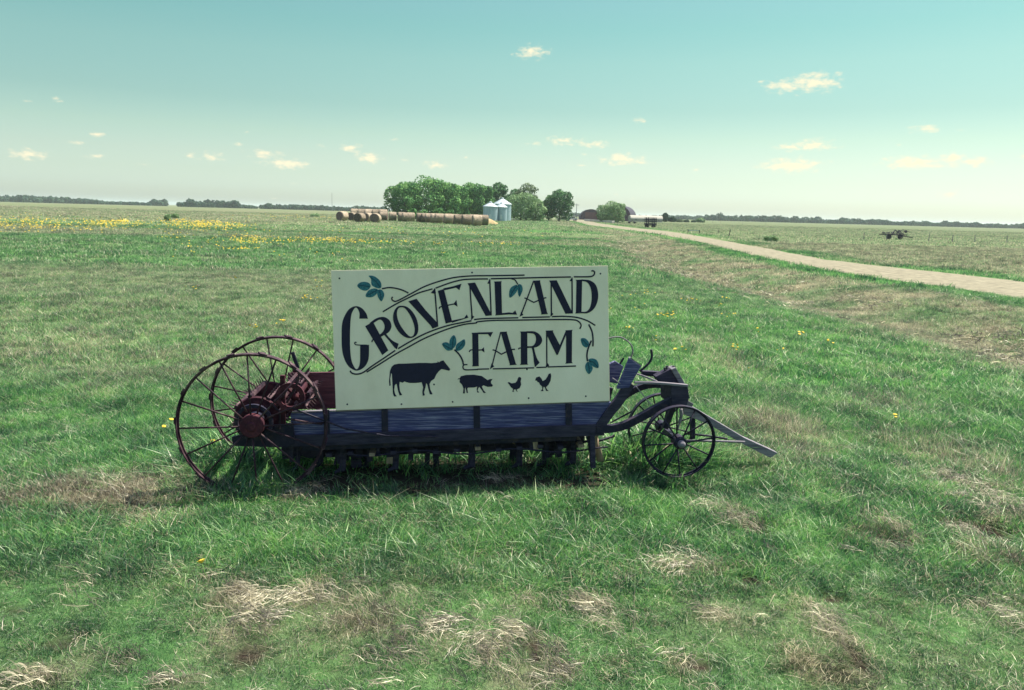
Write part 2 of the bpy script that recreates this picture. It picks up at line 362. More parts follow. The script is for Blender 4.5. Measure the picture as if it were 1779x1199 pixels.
def build_ground():
    n = 520
    u = np.linspace(-1, 1, n); k = 11.5; ax = np.sinh(u*k)/np.sinh(k)*9000
    # denser near the viewer: spacing about 0.06 m
    k2 = 9.0; uy = np.linspace(0, 1, 560); ys = 6+np.concatenate([-np.sinh(np.linspace(1,0,160)*k2)/np.sinh(k2)*4000, (np.sinh(uy*k2)/np.sinh(k2)*9000)[1:]])
    kx = 8.6; xs = np.sinh(u*kx)/np.sinh(kx)*6000
    X, Y = np.meshgrid(xs, ys); x = X.ravel(); y = Y.ravel(); z = hgt(x, y)
    nx, ny = len(xs), len(ys)
    me = bpy.data.meshes.new('ground')
    idx = np.arange(nx*ny).reshape(ny, nx)
    f = np.stack([idx[:-1,:-1], idx[:-1,1:], idx[1:,1:], idx[1:,:-1]], -1).reshape(-1, 4)
    me.vertices.add(nx*ny); me.vertices.foreach_set('co', np.stack([x,y,z], 1).astype(np.float32).ravel())
    me.loops.add(f.size); me.loops.foreach_set('vertex_index', f.ravel().astype(np.int32))
    me.polygons.add(len(f)); me.polygons.foreach_set('loop_start', (np.arange(len(f))*4).astype(np.int32)); me.update(); me.validate()
    me.polygons.foreach_set('use_smooth', [True]*len(me.polygons))
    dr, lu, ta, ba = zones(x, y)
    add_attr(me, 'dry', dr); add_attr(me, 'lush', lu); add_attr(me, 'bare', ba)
    me.materials.append(ground_material())
    o = bpy.data.objects.new('ground', me); COL.objects.link(o); tag(o, kind='structure')
build_ground()
def build_road():
    m = mat('gravel', (.12,.108,.07), (.31,.285,.19), 2.5, .95, detail=10, bump=.2, bscale=30, space='Object', c3=(.21,.193,.128), contrast=1.0)
    ys = np.concatenate([np.arange(-60, 8, 4.), np.geomspace(8, 560, 260)])
    L = []; Rr = []
    ymaxl = gl[:,1].max(); ymaxr = gr[:,1].max()
    mb = MB(); K = 9
    for i, y in enumerate(ys):
        yl = min(y, ymaxl); yr = min(y, ymaxr)
        a = roadx(gl, yl)+(float(fbm(np.array([0.]), np.array([y]), 1.3, 3, 12)[0])-.5)*.9
        b = roadx(gr, yr)+(float(fbm(np.array([9.]), np.array([y]), 1.3, 3, 13)[0])-.5)*.9
        for k in range(K):
            t = k/(K-1); x = a+(b-a)*t
            mb.v.append((x, y, .012+.05*math.sin(math.pi*t)))
    for i in range(len(ys)-1):
        for k in range(K-1): mb.f.append((i*K+k, i*K+k+1, (i+1)*K+k+1, (i+1)*K+k)); mb.m.append(0)
    o = mb.build('gravel_road', m, smooth=True, recalc=False); tag(o, kind='structure')
build_road()
# ------------------------------------------------------------------ grass, grown by geometry nodes from one mesh that carries both the tufts and the points they stand on
def blade_material(name, greens, lushes, straws, trans=.5):
    m = bpy.data.materials.new(name); m.use_nodes = True; nt = m.node_tree; N = nt.nodes; Lk = nt.links; N.clear()
    def at(n, t='GEOMETRY'): a = N.new('ShaderNodeAttribute'); a.attribute_name = n; a.attribute_type = t; return a.outputs['Fac']
    def ramp(f, st, interp='LINEAR'):
        r = N.new('ShaderNodeValToRGB'); r.color_ramp.interpolation = interp; Lk.new(f, r.inputs[0])
        for k, c in enumerate(st):
            p = k/(len(st)-1); e = r.color_ramp.elements[k] if k < 2 else r.color_ramp.elements.new(p)
            e.position = p; e.color = (*c, 1)
        return r.outputs[0]
    def mix(f, a, b):
        x = N.new('ShaderNodeMix'); x.data_type = 'RGBA'; Lk.new(f, x.inputs[0]); Lk.new(a, x.inputs[6]); Lk.new(b, x.inputs[7]); return x.outputs[2]
    def mth(op, a, b):
        x = N.new('ShaderNodeMath'); x.operation = op; x.use_clamp = True
        for k, v in enumerate((a, b)):
            if isinstance(v, (int, float)): x.inputs[k].default_value = v
            else: Lk.new(v, x.inputs[k])
        return x.outputs[0]
    b2 = at('b2'); b1 = mth('ADD', mth('MULTIPLY', at('b1'), .78), at('tone', 'INSTANCER'))
    c = mix(at('lush', 'INSTANCER'), ramp(b1, greens), ramp(b1, lushes))
    f = mth('LESS_THAN', b2, at('dry', 'INSTANCER'))
    c = mix(f, c, ramp(b1, straws))
    d = N.new('ShaderNodeBsdfDiffuse'); t = N.new('ShaderNodeBsdfTranslucent'); g = N.new('ShaderNodeBsdfGlossy')
    g.inputs['Roughness'].default_value = .45; g.inputs['Color'].default_value = (.9, .9, .8, 1)
    Lk.new(c, d.inputs[0]); Lk.new(c, t.inputs[0])
    s = N.new('ShaderNodeMixShader'); s.inputs[0].default_value = trans; Lk.new(d.outputs[0], s.inputs[1]); Lk.new(t.outputs[0], s.inputs[2])
    s2 = N.new('ShaderNodeMixShader'); s2.inputs[0].default_value = .06; Lk.new(s.outputs[0], s2.inputs[1]); Lk.new(g.outputs[0], s2.inputs[2])
    o = N.new('ShaderNodeOutputMaterial'); Lk.new(s2.outputs[0], o.inputs[0]); return m
GREENS = [(.009,.032,.024), (.082,.20,.085), (.30,.45,.19)]
LUSHES = [(.006,.038,.024), (.064,.245,.075), (.27,.54,.14)]
STRAWS = [(.07,.06,.055), (.34,.31,.21), (.80,.73,.50)]
M_blade = blade_material('grass_blade', GREENS, LUSHES, STRAWS)
def tuft(nb, rad, h, w, lean, segs=3, flat=0.0, seed=0):
    """a tuft as arrays: verts, faces, b1, b2 per vertex"""
    g = np.random.default_rng(seed); V = []; Fc = []; B1 = []; B2 = []
    for i in range(nb):
        a = g.uniform(0, 2*math.pi); r = rad*math.sqrt(g.uniform()); p = np.array([math.cos(a)*r, math.sin(a)*r, 0.])
        da = g.uniform(0, 2*math.pi); ln = lean*g.uniform(.2, 1.2); hh = h*g.uniform(.45, 1.15); ww = w*g.uniform(.6, 1.2)
        dirv = np.array([math.cos(da), math.sin(da), 0]); fa = g.uniform(0, 2*math.pi); side = np.array([math.cos(fa), math.sin(fa), 0])
        b1 = g.uniform(); b2 = g.uniform(); base = len(V)
        for k in range(segs+1):
            t = k/segs; up_ = hh*(t - flat*t*t*.8)*(1-flat*.5); out = ln*hh*t**1.8*(1+flat*2)
            q = p+dirv*out+np.array([0,0,up_-.01])
            wd = ww*(1-t)**.7*.5 if k < segs else 0
            if k < segs: V += [q-side*wd, q+side*wd]; B1 += [b1*.999]*2; B2 += [b2]*2
            else: V += [q]; B1 += [b1]; B2 += [b2]
        for k in range(segs-1): Fc.append((base+2*k, base+2*k+1, base+2*k+3, base+2*k+2))
        Fc.append((base+2*(segs-1), base+2*(segs-1)+1, base+2*segs))
    return V, Fc, B1, B2
def scatter(name, label, cat, templates, pts, rot, scl, dry, lush, variant, tilt=.12, material=None):
    """templates: list of tufts; pts (n,3)"""
    V = []; Fc = []; B1 = []; B2 = []; RID = []
    for t, (v, f, b1, b2) in enumerate(templates):
        b = len(V); V += v; Fc += [tuple(b+i for i in q) for q in f]; B1 += b1; B2 += b2; RID += [t]*len(v)
    nt_ = len(V); n = len(pts)
    me = bpy.data.meshes.new(name)
    allv = np.vstack([np.array(V), pts]).astype(np.float32)
    me.vertices.add(len(allv)); me.vertices.foreach_set('co', allv.ravel())
    ls = np.array([len(f) for f in Fc]); me.loops.add(int(ls.sum())); me.loops.foreach_set('vertex_index', np.concatenate([np.array(f) for f in Fc]).astype(np.int32))
    me.polygons.add(len(Fc)); me.polygons.foreach_set('loop_start', np.concatenate([[0], np.cumsum(ls)[:-1]]).astype(np.int32)); me.update()
    z = np.zeros(nt_); zz = np.zeros(n)
    add_attr(me, 'b1', np.r_[B1, zz]); add_attr(me, 'b2', np.r_[B2, zz]); add_attr(me, 'dry', np.r_[z, dry]); add_attr(me, 'lush', np.r_[z, lush])
    tn = 1.0*(fbm(pts[:,0], pts[:,1], .14+.01*np.median(pts[:,1]), 3, 61)-.5)+.11+rng.normal(0, .12, n); add_attr(me, 'tone', np.r_[z, tn])
    add_attr(me, 'scl', np.r_[z, scl]); add_attr(me, 'rz', np.r_[z, rot])
    add_attr(me, 'rx', np.r_[z, rng.normal(0, tilt, n)]); add_attr(me, 'ry', np.r_[z, rng.normal(0, tilt, n)])
    for nm, ar in (('rid', np.r_[RID, -np.ones(n)]), ('var', np.r_[z, variant])):
        a = me.attributes.new(nm, 'INT', 'POINT'); a.data.foreach_set('value', ar.astype(np.int32))
    me.materials.append(material or M_blade)
    o = bpy.data.objects.new(name, me); COL.objects.link(o); tag(o, label, cat, kind='stuff')
    ng = bpy.data.node_groups.new(name+'_nodes', 'GeometryNodeTree')
    ng.interface.new_socket('Geometry', in_out='INPUT', socket_type='NodeSocketGeometry'); ng.interface.new_socket('Geometry', in_out='OUTPUT', socket_type='NodeSocketGeometry')
    N = ng.nodes; Lk = ng.links; gi = N.new('NodeGroupInput'); go = N.new('NodeGroupOutput')
    def na(n_, t='FLOAT'):
        a = N.new('GeometryNodeInputNamedAttribute'); a.data_type = t; a.inputs[0].default_value = n_; return [s for s in a.outputs if s.enabled and s.name == 'Attribute'][0]
    rid = na('rid', 'INT')
    def sep(k):
        c = N.new('FunctionNodeCompare'); c.data_type = 'INT'; c.operation = 'EQUAL'
        ins = [s for s in c.inputs if s.enabled]; Lk.new(rid, ins[0]); ins[1].default_value = k
        s = N.new('GeometryNodeSeparateGeometry'); s.domain = 'POINT'; Lk.new(gi.outputs[0], s.inputs[0]); Lk.new(c.outputs[0], s.inputs['Selection']); return s.outputs[0]
    g2i = N.new('GeometryNodeGeometryToInstance')
    for k in reversed(range(len(templates))): Lk.new(sep(k), g2i.inputs[0])
    iop = N.new('GeometryNodeInstanceOnPoints'); Lk.new(sep(-1), iop.inputs['Points']); Lk.new(g2i.outputs[0], iop.inputs['Instance'])
    iop.inputs['Pick Instance'].default_value = True; Lk.new(na('var', 'INT'), iop.inputs['Instance Index'])
    cx = N.new('ShaderNodeCombineXYZ'); Lk.new(na('rx'), cx.inputs[0]); Lk.new(na('ry'), cx.inputs[1]); Lk.new(na('rz'), cx.inputs[2])
    Lk.new(cx.outputs[0], iop.inputs['Rotation']); Lk.new(na('scl'), iop.inputs['Scale'])
    Lk.new(iop.outputs[0], go.inputs[0])
    md = o.modifiers.new('grow', 'NODES'); md.node_group = ng
    return o
SPX = (-.34, 6.64, R_(5.8))
def wedge(n, y0, y1, fan=.95, pad=1.0):
    """random ground points in the strip the photograph looks over, with room to step aside"""
    y = np.sqrt(rng.uniform(y0**2, y1**2, n)) if y0 > 0 else rng.uniform(y0, y1, n)
    x = rng.uniform(-1, 1, n)*(fan*y*.86+pad); return x, y
def offroad(x, y, m=.1):
    return (roadx(gl, y)-x > m) | (x-roadx(gr, y) > m)
def place(n, y0, y1, dens=None, fan=.95, m=.1):
    x, y = wedge(n, y0, y1, fan); k = offroad(x, y, m)
    jit = rng.uniform(-.35, .35, n); k = offroad(x+jit, y, m); x = x[k]; y = y[k]
    d, l, t, b = zones(x, y)
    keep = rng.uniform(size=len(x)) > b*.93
    if dens is not None: keep &= rng.uniform(size=len(x)) < dens(x, y, d, l, t)
    return [a[keep] for a in (x, y, d, l, t)]
def grass_layer(name, label, y0, y1, n, tpl, size, dens=None, dry_add=0, m=.1, hvar=.35, tilt=.12):
    x, y, d, l, t = place(n, y0, y1, dens, m=m)
    z = hgt(x, y); hs = fbm(x, y, .9, 3, 21)
    s = size*(1-hvar+2*hvar*hs)*(1+.25*(l-.4))*rng.uniform(.8, 1.2, len(x))
    fr = 1-sstep(4.3, 5.0, y); s = s*(1-.15*fr)
    lx = (x-SPX[0])*math.cos(SPX[2])+(y-SPX[1])*math.sin(SPX[2]); ly = -(x-SPX[0])*math.sin(SPX[2])+(y-SPX[1])*math.cos(SPX[2])
    rough = sstep(-2.9, -2.4, lx)*(1-sstep(2.1, 2.9, lx))*sstep(-.7, -.35, ly+(fbm(x, y, .5, 3, 51)-.5)*.7)*(1-sstep(.9, 1.4, ly)); s = s*(1+1.15*rough*sstep(-.05, .3, ly)*fbm(x, y, .3, 2, 52)*1.3)*(1-.3*rough*(1-sstep(-.3, .1, ly)))
    for wx, wy, wr in ((-1.8, -.28, .75), (1.85, -.26, .45), (-1.75, .6, .6), (1.85, .55, .4)): s = s*(1+1.3*np.exp(-((lx-wx)/wr)**2-((ly-wy)/.16)**2))
    dd = np.clip(d+dry_add+rng.normal(0, .06, len(x)), .02, .98)
    return scatter(name, label, 'grass', tpl, np.stack([x, y, z], 1), rng.uniform(0, 6.283, len(x)), s, dd, l, rng.integers(0, len(tpl), len(x)), tilt)
near = [tuft(15, .045, .042, .0044, .8, 3, 0, s) for s in range(4)]+[tuft(15, .05, .042, .0042, 1.5, 3, .3, s+9) for s in range(4)]
mid = [tuft(16, .085, .080, .0062, .8, 3, 0, s+20) for s in range(4)]+[tuft(14, .09, .085, .0060, 1.5, 3, .3, s+30) for s in range(3)]
far = [tuft(16, .26, .12, .020, .9, 2, 0, s+40) for s in range(4)]
vfar = [tuft(18, 1.0, .19, .06, .9, 2, 0, s+60) for s in range(4)]
GD = 1.0
grass_layer('lawn_grass', 'short matted grass in the foreground, green and straw mixed', 2.2, 5.6, int(44000*GD), near, 1.0)
grass_layer('meadow_grass', 'bright green grass around the old spreader and beyond it', 4.6, 11, int(75000*GD), mid, 1.0)
grass_layer('field_grass', 'green meadow grass between the sign and the hay bales', 10, 30, int(80000*GD), mid, 1.35)
grass_layer('distant_grass', 'thin distant grass fading toward the horizon', 29, 85, int(52000*GD), far, 1.15)
grass_layer('horizon_grass', 'rough grass far out in the pastures', 84, 330, int(42000*GD), vfar, 1.0, m=.6)
# matted straw thatch lying on the mown ground
def thatch(n):
    T = []
    for s in range(5):
        g = np.random.default_rng(90+s); V = []; Fc = []; B1 = []; B2 = []
        for i in range(16):
            a = g.normal(0, .5); L_ = g.uniform(.03, .12); p = np.array([g.normal(0, .05), g.normal(0, .04), g.uniform(.004, .03)])
            base = len(V); w = g.uniform(.0008, .0015); b1 = g.uniform()**1.5; cz = g.uniform(0, .03); crv = g.normal(0, .5)
            for k in range(5):
                t = k/4; aa = a+crv*t; q = p+np.array([math.cos(aa), math.sin(aa), 0])*L_*(t-.5)+np.array([0,0,cz*math.sin(math.pi*t)])
                sd_ = np.array([-math.sin(aa)*.8, math.cos(aa)*.8, .5])*w
                V += [q-sd_, q+sd_]; B1 += [b1]*2; B2 += [0.0]*2
            for k in range(4): Fc.append((base+2*k, base+2*k+1, base+2*k+3, base+2*k+2))
        T.append((V, Fc, B1, B2))
    cnt = n
    x, y = wedge(cnt*6, 2.3, 9, .9); cl = blobsum(CLUMPS, x, y, .9, .7, 1.6, 3)*(.35+.65*sstep(.35, .6, fbm(x, y, .12, 2, 37)))
    c = gpatch(120, 868, 230, 34); band = np.exp(-(np.maximum(0, np.abs(x-c[0])/c[2])**4)-((y-c[1])/c[3])**2)
    pr = np.maximum(np.maximum(cl, band*.45), .16*(y < 5.2)*sstep(.5, .66, fbm(x, y, .35, 3, 31))+.02)
    k = rng.uniform(size=len(x)) < pr; x = x[k]; y = y[k]; z = hgt(x, y)
    ang = fbm(x, y, .5, 2, 33)*9
    return scatter('straw_thatch', 'matted pale straw lying in clumps on the mown grass', 'straw', T, np.stack([x, y, z+rng.uniform(0, .018, len(x))*cl[k]], 1), ang+rng.normal(0, .35, len(x)), rng.uniform(.8, 1.4, len(x)), np.ones(len(x)), np.zeros(len(x)), rng.integers(0, 5, len(x)), .15)
thatch(3900)
# tall pale stalks
stalk = [tuft(10, .07, .36, .0035, .5, 4, 0, s+70) for s in range(5)]
def stalks():
    x, y, d, l, t = place(60000, 4.8, 22, lambda x, y, d, l, t: np.clip(t**1.5*.75+.004+.05*sstep(.5, .9, d)*(y > 9), 0, 1))
    s = rng.uniform(.5, 1.15, len(x))*(.65+.5*t)
    scatter('dry_stalks', 'tall pale dry grass stalks standing above the green grass', 'dry grass', stalk, np.stack([x, y, hgt(x, y)], 1), rng.uniform(0, 6.28, len(x)), s, np.clip(.9+0*x, 0, 1), l, rng.integers(0, 5, len(x)), .14)
stalks()
def ditch_litter():
    T = []
    for s in range(5):
        g = np.random.default_rng(190+s); V = []; Fc = []; B1 = []; B2 = []
        for i in range(9):
            a = g.uniform(0, 3.14); L_ = g.uniform(.06, .26); p = np.array([g.normal(0, .2), g.normal(0, .2), g.uniform(.02, .13)]); w = g.uniform(.004, .011); b1 = g.choice([.0, .1, .5, .9]); e = g.normal(0, .35); base = len(V)
            for k in range(4):
                t = k/3; q = p+np.array([math.cos(a), math.sin(a), e-.3*t])*L_*(t-.5); sd_ = np.array([-math.sin(a)*.7, math.cos(a)*.7, .7])*w
                V += [q-sd_, q+sd_]; B1 += [b1]*2; B2 += [0.0]*2
            for k in range(3): Fc.append((base+2*k, base+2*k+1, base+2*k+3, base+2*k+2))
        T.append((V, Fc, B1, B2))
    n = 90000; y = rng.uniform(5, 90, n); x = roadx(gl, y)-rng.uniform(2.5, 10.5, n); s = roadx(gl, y)-x
    pr = np.exp(-((s-7)/2.2)**2)*sstep(.42, .62, fbm(x, y, 2.2, 4, 74))*np.minimum(1, 22/y); k = rng.uniform(size=n) < pr*.16; x = x[k]; y = y[k]
    scatter('ditch_litter', 'dry broken stalks and leaves lying along the ditch beside the road', 'dry litter', T, np.stack([x, y, hgt(x, y)], 1), rng.uniform(0, 6.28, len(x)), rng.uniform(.4, 1.1, len(x)), np.ones(len(x)), np.zeros(len(x)), rng.integers(0, 5, len(x)), .2)
ditch_litter()
def stray():
    tp = [tuft(2, .02, .26, .003, 1.5, 6, .25, s+170) for s in range(6)]
    x, y, d, l, t = place(420, 2.6, 6.2)
    scatter('stray_stalks', 'single long pale stalks bending over the foreground grass', 'dry grass', tp, np.stack([x, y, hgt(x, y)], 1), rng.uniform(0, 6.28, len(x)), rng.uniform(.4, 1.2, len(x)), np.ones(len(x)), l, rng.integers(0, 6, len(x)), .3)
stray()
# ------------------------------------------------------------------ the old horse-drawn manure spreader
SP_O = np.array([-.34, 6.64, 0.]); SP_YAW = R_(5.8)
EX = np.array([math.cos(SP_YAW), math.sin(SP_YAW), 0]); EY = np.array([-math.sin(SP_YAW), math.cos(SP_YAW), 0])
def lp(px, py, v):
    """point of the plane at lateral offset v (metres) in the spreader's own axes"""
    d = (px-CX)*rt-(py-CY)*up+F*fw
    t = ((SP_O-EYE)@EY+v)/(d@EY); P = EYE+t*d-SP_O
    return Vector((float(P@EX), v, float(P[2])))
def z4(X, Y, v): return lp(1000+X/4.134, 560+Y/4.134, v)
def z3(X, Y, v): return lp(290+X/4.135, 560+Y/4.135, v)
def build_spreader():
    root = empty('manure_spreader', tuple(SP_O), SP_YAW, 'rusty horse-drawn manure spreader with iron wheels and weathered box, standing in the grass', 'farm machine')
    def wheel(c, R, wid, nsp, mrim, mhub, lugs, hubr, hubw, ph=0):
        # rim is the part; tyre band, spokes and hub hang from the wheel
        w = MB(); t = .009
        w.lathe([(-wid/2, R-t), (-wid/2, R), (wid/2, R), (wid/2, R-t), (-wid/2, R-t)], c, 'y', 72)
        rim = w.build('wheel', mrim, root, smooth=False)
        rb = MB(); rb.lathe([(-.006, R-t-.013), (-.006, R-t+.001), (.006, R-t+.001), (.006, R-t-.013), (-.006, R-t-.013)], c, 'y', 72); rb.build('inner_rib', mrim, rim)
        if lugs:
            for k in range(lugs):
                a = 2*math.pi*(k+.3)/lugs; lb = MB()
                p = []
                for (da, rr, yy) in ((-.045,R,-wid/2),(.045,R,-wid/2),(.10,R,wid/2),(.01,R,wid/2)):
                    p.append(Vector((c[0]+math.cos(a+da)*R, c[1]+yy, c[2]+math.sin(a+da)*R)))
                q = [Vector((c[0]+(v.x-c[0])*(1+.012/R), v.y, c[2]+(v.z-c[2])*(1+.012/R))) for v in p]
                lb.add(p+q, [(0,1,2,3),(7,6,5,4),(0,4,5,1),(1,5,6,2),(2,6,7,3),(3,7,4,0)]); lb.build('lug', mrim, rim)
        for k in range(nsp):
            a = 2*math.pi*(k+ph)/nsp; yo = hubw*.32*(1 if k % 2 else -1); s = MB()
            s.tube([(c[0]+math.cos(a)*hubr*.8, c[1]+yo, c[2]+math.sin(a)*hubr*.8), (c[0]+math.cos(a)*(R-t*.5), c[1]+yo*.1, c[2]+math.sin(a)*(R-t*.5))], .0075, 7); s.build('spoke', mrim, rim, smooth=True)
        h = MB(); h.lathe([(-hubw*.62, 0), (-hubw*.62, hubr*.35), (-hubw*.5, hubr*.42), (-hubw*.48, hubr*.92), (-hubw*.42, hubr), (hubw*.42, hubr), (hubw*.48, hubr*.9), (hubw*.5, hubr*.4), (hubw*.6, 0)], c, 'y', 32)
        h.build('hub', mhub, rim, smooth=False, bevel=.004)
        return rim
    RN = lp(438.7, 739, -.22); RF = lp(485, 697, .62)
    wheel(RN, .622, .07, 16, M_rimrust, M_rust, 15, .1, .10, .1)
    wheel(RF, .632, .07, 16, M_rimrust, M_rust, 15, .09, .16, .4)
    FN = lp(1179, 767, -.2); FF = lp(1149, 741, .58)
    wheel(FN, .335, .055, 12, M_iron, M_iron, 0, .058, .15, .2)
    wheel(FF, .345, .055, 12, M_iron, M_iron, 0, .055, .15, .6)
    cap = MB(); cap.lathe([(-.13, 0), (-.13, .018), (-.10, .034), (-.06, .036)], FN, 'y', 20); cap.build('axle_cap', M_greywood, root, smooth=True)
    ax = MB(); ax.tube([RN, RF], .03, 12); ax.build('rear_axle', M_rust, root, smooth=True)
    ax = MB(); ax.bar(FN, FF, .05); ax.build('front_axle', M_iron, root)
    V0, V1 = -.05, .50       # the two sides of the box
    # near and far side boards of the box
    def board(P, v, th, m, name='side_board'):
        b = MB(); b.prism([lp(x, y, v) for x, y in P], (0, th, 0)); return b.build(name, m, root, bevel=.003)
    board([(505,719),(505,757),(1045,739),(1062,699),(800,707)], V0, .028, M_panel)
    board([(500,648),(498,712),(1050,699),(1065,640)], V1, .028, M_maroonboard)
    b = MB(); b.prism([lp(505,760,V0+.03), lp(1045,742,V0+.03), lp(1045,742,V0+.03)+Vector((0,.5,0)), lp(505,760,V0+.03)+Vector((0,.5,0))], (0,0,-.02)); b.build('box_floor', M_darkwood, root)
    # paler wood strip standing in for debris and the lit top edge of the near board
    e = MB(); e.bar(lp(508,717,V0+.01)+Vector((0,.01,.004)), lp(1058,698,V0+.01)+Vector((0,.01,.004)), .04, .012); e.build('lit_top_edge', M_greywood, root)
    for i, (x, w_) in enumerate([(567,10),(668,11),(828,11),(988,11)]):
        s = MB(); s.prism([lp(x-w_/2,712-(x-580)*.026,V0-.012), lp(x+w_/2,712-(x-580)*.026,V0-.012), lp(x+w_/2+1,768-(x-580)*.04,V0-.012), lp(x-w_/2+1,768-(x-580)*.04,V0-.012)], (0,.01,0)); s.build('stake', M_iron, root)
    # heavy sill below the board on each side
    for v in (V0-.02, V1-.03):
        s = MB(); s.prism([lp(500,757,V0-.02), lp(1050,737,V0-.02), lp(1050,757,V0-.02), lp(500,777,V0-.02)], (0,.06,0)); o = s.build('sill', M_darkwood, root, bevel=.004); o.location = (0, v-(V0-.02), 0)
    # apron slats and chain under the floor
    for k in range(16):
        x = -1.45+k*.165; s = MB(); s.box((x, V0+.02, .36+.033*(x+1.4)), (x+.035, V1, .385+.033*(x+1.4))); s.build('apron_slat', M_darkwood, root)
    c = MB(); pts = [lp(600+i*24, 789-i*.45+4*math.sin(i*.9), 0.0) for i in range(20)]; c.tube(pts, .008, 6); c.build('apron_chain', M_iron, root)
    c = MB(); c.tube([lp(505,690+18,V0-.06), lp(600,745,V0-.06), lp(670,757,V0-.06), lp(760,759,V0-.06)], .008, 8); c.build('control_rod', M_iron, root)
    c = MB(); c.tube([lp(497,727,V0-.09), lp(530,733,V0-.09), lp(560,737,V0-.09)], .009, 8); c.build('control_rod', M_rimrust, root)
    # hanging brackets
    for (x, y0, y1, v) in [(600,768,800,.2),(655,768,788,.05),(760,764,792,.25),(828,758,780,.02),(948,756,795,.1)]:
        s = MB(); s.bar(lp(x,y0,v), lp(x+3,y1,v), .035, .02, (0,1,0)); s.build('hanger', M_iron, root)
    for k in range(13):
        x = -1.3+k*.19; s = MB(); zz = .235+.033*(x+1.4)+.012*math.sin(k*2.1); s.box((x, V0+.04, zz), (x+.05, V1-.03, zz+.03)); s.build('apron_slat', M_log if k % 5 == 2 else M_darkwood, root)  # lower slats added to thicken the dark below the floor
    for v in (V0+.03, V1-.06):
        s = MB(); s.prism([Vector((-1.5, v, .30)), Vector((.95, v, .385)), Vector((.95, v, .43)), Vector((-1.5, v, .345))], (0,.03,0)); s.build('apron_dark_strip', M_iron, root)  # side strips added to darken the gap under the box
    g = np.random.default_rng(31)
    for k in range(44):
        px = g.choice([g.uniform(505, 700), g.uniform(700, 900), g.uniform(890, 1040)], p=[.45, .15, .4]); v = g.uniform(0, .5); y0 = 766-(px-505)*.035; ln = g.uniform(16, 52)
        s = MB(); s.bar(lp(px, y0-4, v), lp(px+g.uniform(-8, 8), y0+ln, v), g.uniform(.02, .07), .02, (0,1,0)); s.build('shade_filler_slat', M_darkwood if k % 6 else M_log, root)  # made-up slats that fill the underside and deepen its shade
    for px, y1, w_, v in [(520,812,.05,.2),(560,806,.06,.3),(598,815,.07,.1),(640,808,.05,.35),(690,812,.07,.15),(745,806,.06,.3),(822,808,.08,.1),(905,806,.07,.2),(948,804,.05,.3),(998,802,.07,.15)]:
        s = MB(); a_ = lp(px, 762-(px-505)*.035, v); b_ = lp(px-3, y1, v); k_ = lp(px-16, y1+6, v); s.tube([a_, a_.lerp(b_, .6), b_, k_], [w_*.4, w_*.45, w_*.5, w_*.2], 6); s.build('shank', M_darkwood, root)
    s = MB(); s.bar(Vector((-1.75, .35, .17)), Vector((1.1, .35, .27)), .06, .12); s.build('dark_filler_board', M_darkwood, root)  # dark board added to make the space underneath look shaded
    # log prop and front prop
    s = MB(); s.tube([lp(1034,757,.1), lp(1037,775,.1), lp(1043,800,.1)], [.022,.03,.036], 10); s.build('log_prop', M_log, root, smooth=True)
    s = MB(); s.bar(lp(1028,740,V0), lp(1030,812,V0), .045, .05, (0,1,0)); s.build('front_leg', M_darkwood, root)
    s = MB(); s.tube([lp(985,764,.1), lp(1010,768,.1), lp(1045,765,.1), lp(1068,757,.1)], .012, 8); s.build('brake_rod', M_iron, root, smooth=True)
    # beater at the rear
    A0 = lp(446,728,-.06); B0 = Vector((A0.x, .52, A0.z))
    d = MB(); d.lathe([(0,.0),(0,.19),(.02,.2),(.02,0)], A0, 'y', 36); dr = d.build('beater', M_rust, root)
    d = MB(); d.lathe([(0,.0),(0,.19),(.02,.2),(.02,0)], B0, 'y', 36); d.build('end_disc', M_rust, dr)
    d = MB(); d.lathe([(-.10,.06),(-.10,.075),(0,.075)], A0, 'y', 20); d.lathe([(-.12,.13),(-.12,.16),(-.09,.16),(-.09,.13),(-.12,.13)], A0, 'y', 36); d.build('sprocket', M_iron, dr)
    ax = MB(); ax.tube([A0, B0], .03, 10); ax.build('shaft', M_iron, dr)
    for k in range(8):
        a = 2*math.pi*(k+.35)/8; p = A0+Vector((math.cos(a)*.2, .01, math.sin(a)*.2)); q = B0+Vector((math.cos(a)*.2, .01, math.sin(a)*.2))
        s = MB(); s.bar(p, q, .035, .03, (math.cos(a), 0, math.sin(a))); bar = s.build('tooth_bar', M_rimrust, dr)
        for j in range(8):
            r0 = p.lerp(q, (j+.5)/8); o_ = Vector((math.cos(a+.12), 0, math.sin(a+.12))); s = MB(); s.tube([r0, r0+o_*.075], [.0075,.003], 5); s.build('tooth', M_rimrust, dr)
    # upper beater with fanned blades
    A1 = lp(512,690,-.02); B1 = Vector((A1.x, .5, A1.z))
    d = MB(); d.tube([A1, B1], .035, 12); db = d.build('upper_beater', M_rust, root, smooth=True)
    for k in range(6):
        a = 2*math.pi*(k+.2)/6; u = Vector((math.cos(a), 0, math.sin(a)))
        s = MB(); s.bar(A1+u*.12, B1+u*.12, .03, .025, u); bar = s.build('tooth_bar', M_rimrust, db)
        for j in range(6):
            r0 = (A1+u*.12).lerp(B1+u*.12, (j+.5)/6); s = MB(); s.tube([r0, r0+u*.07], [.007,.003], 5); s.build('tooth', M_rimrust, db)
        for v_ in (.02, .48):
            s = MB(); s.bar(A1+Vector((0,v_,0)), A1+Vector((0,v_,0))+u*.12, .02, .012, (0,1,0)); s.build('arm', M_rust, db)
    # rear frame posts, arched beater guard, braces
    for v in (V0-.02, V1+.03):
        s = MB(); s.bar(lp(491,652,v) if v < 0 else lp(512,640,v), Vector((lp(491,652,-.07).x-.005 if v < 0 else lp(512,640,v).x, v, .40)), .04, .03, (0,1,0)); s.build('rear_post', M_rust, root)
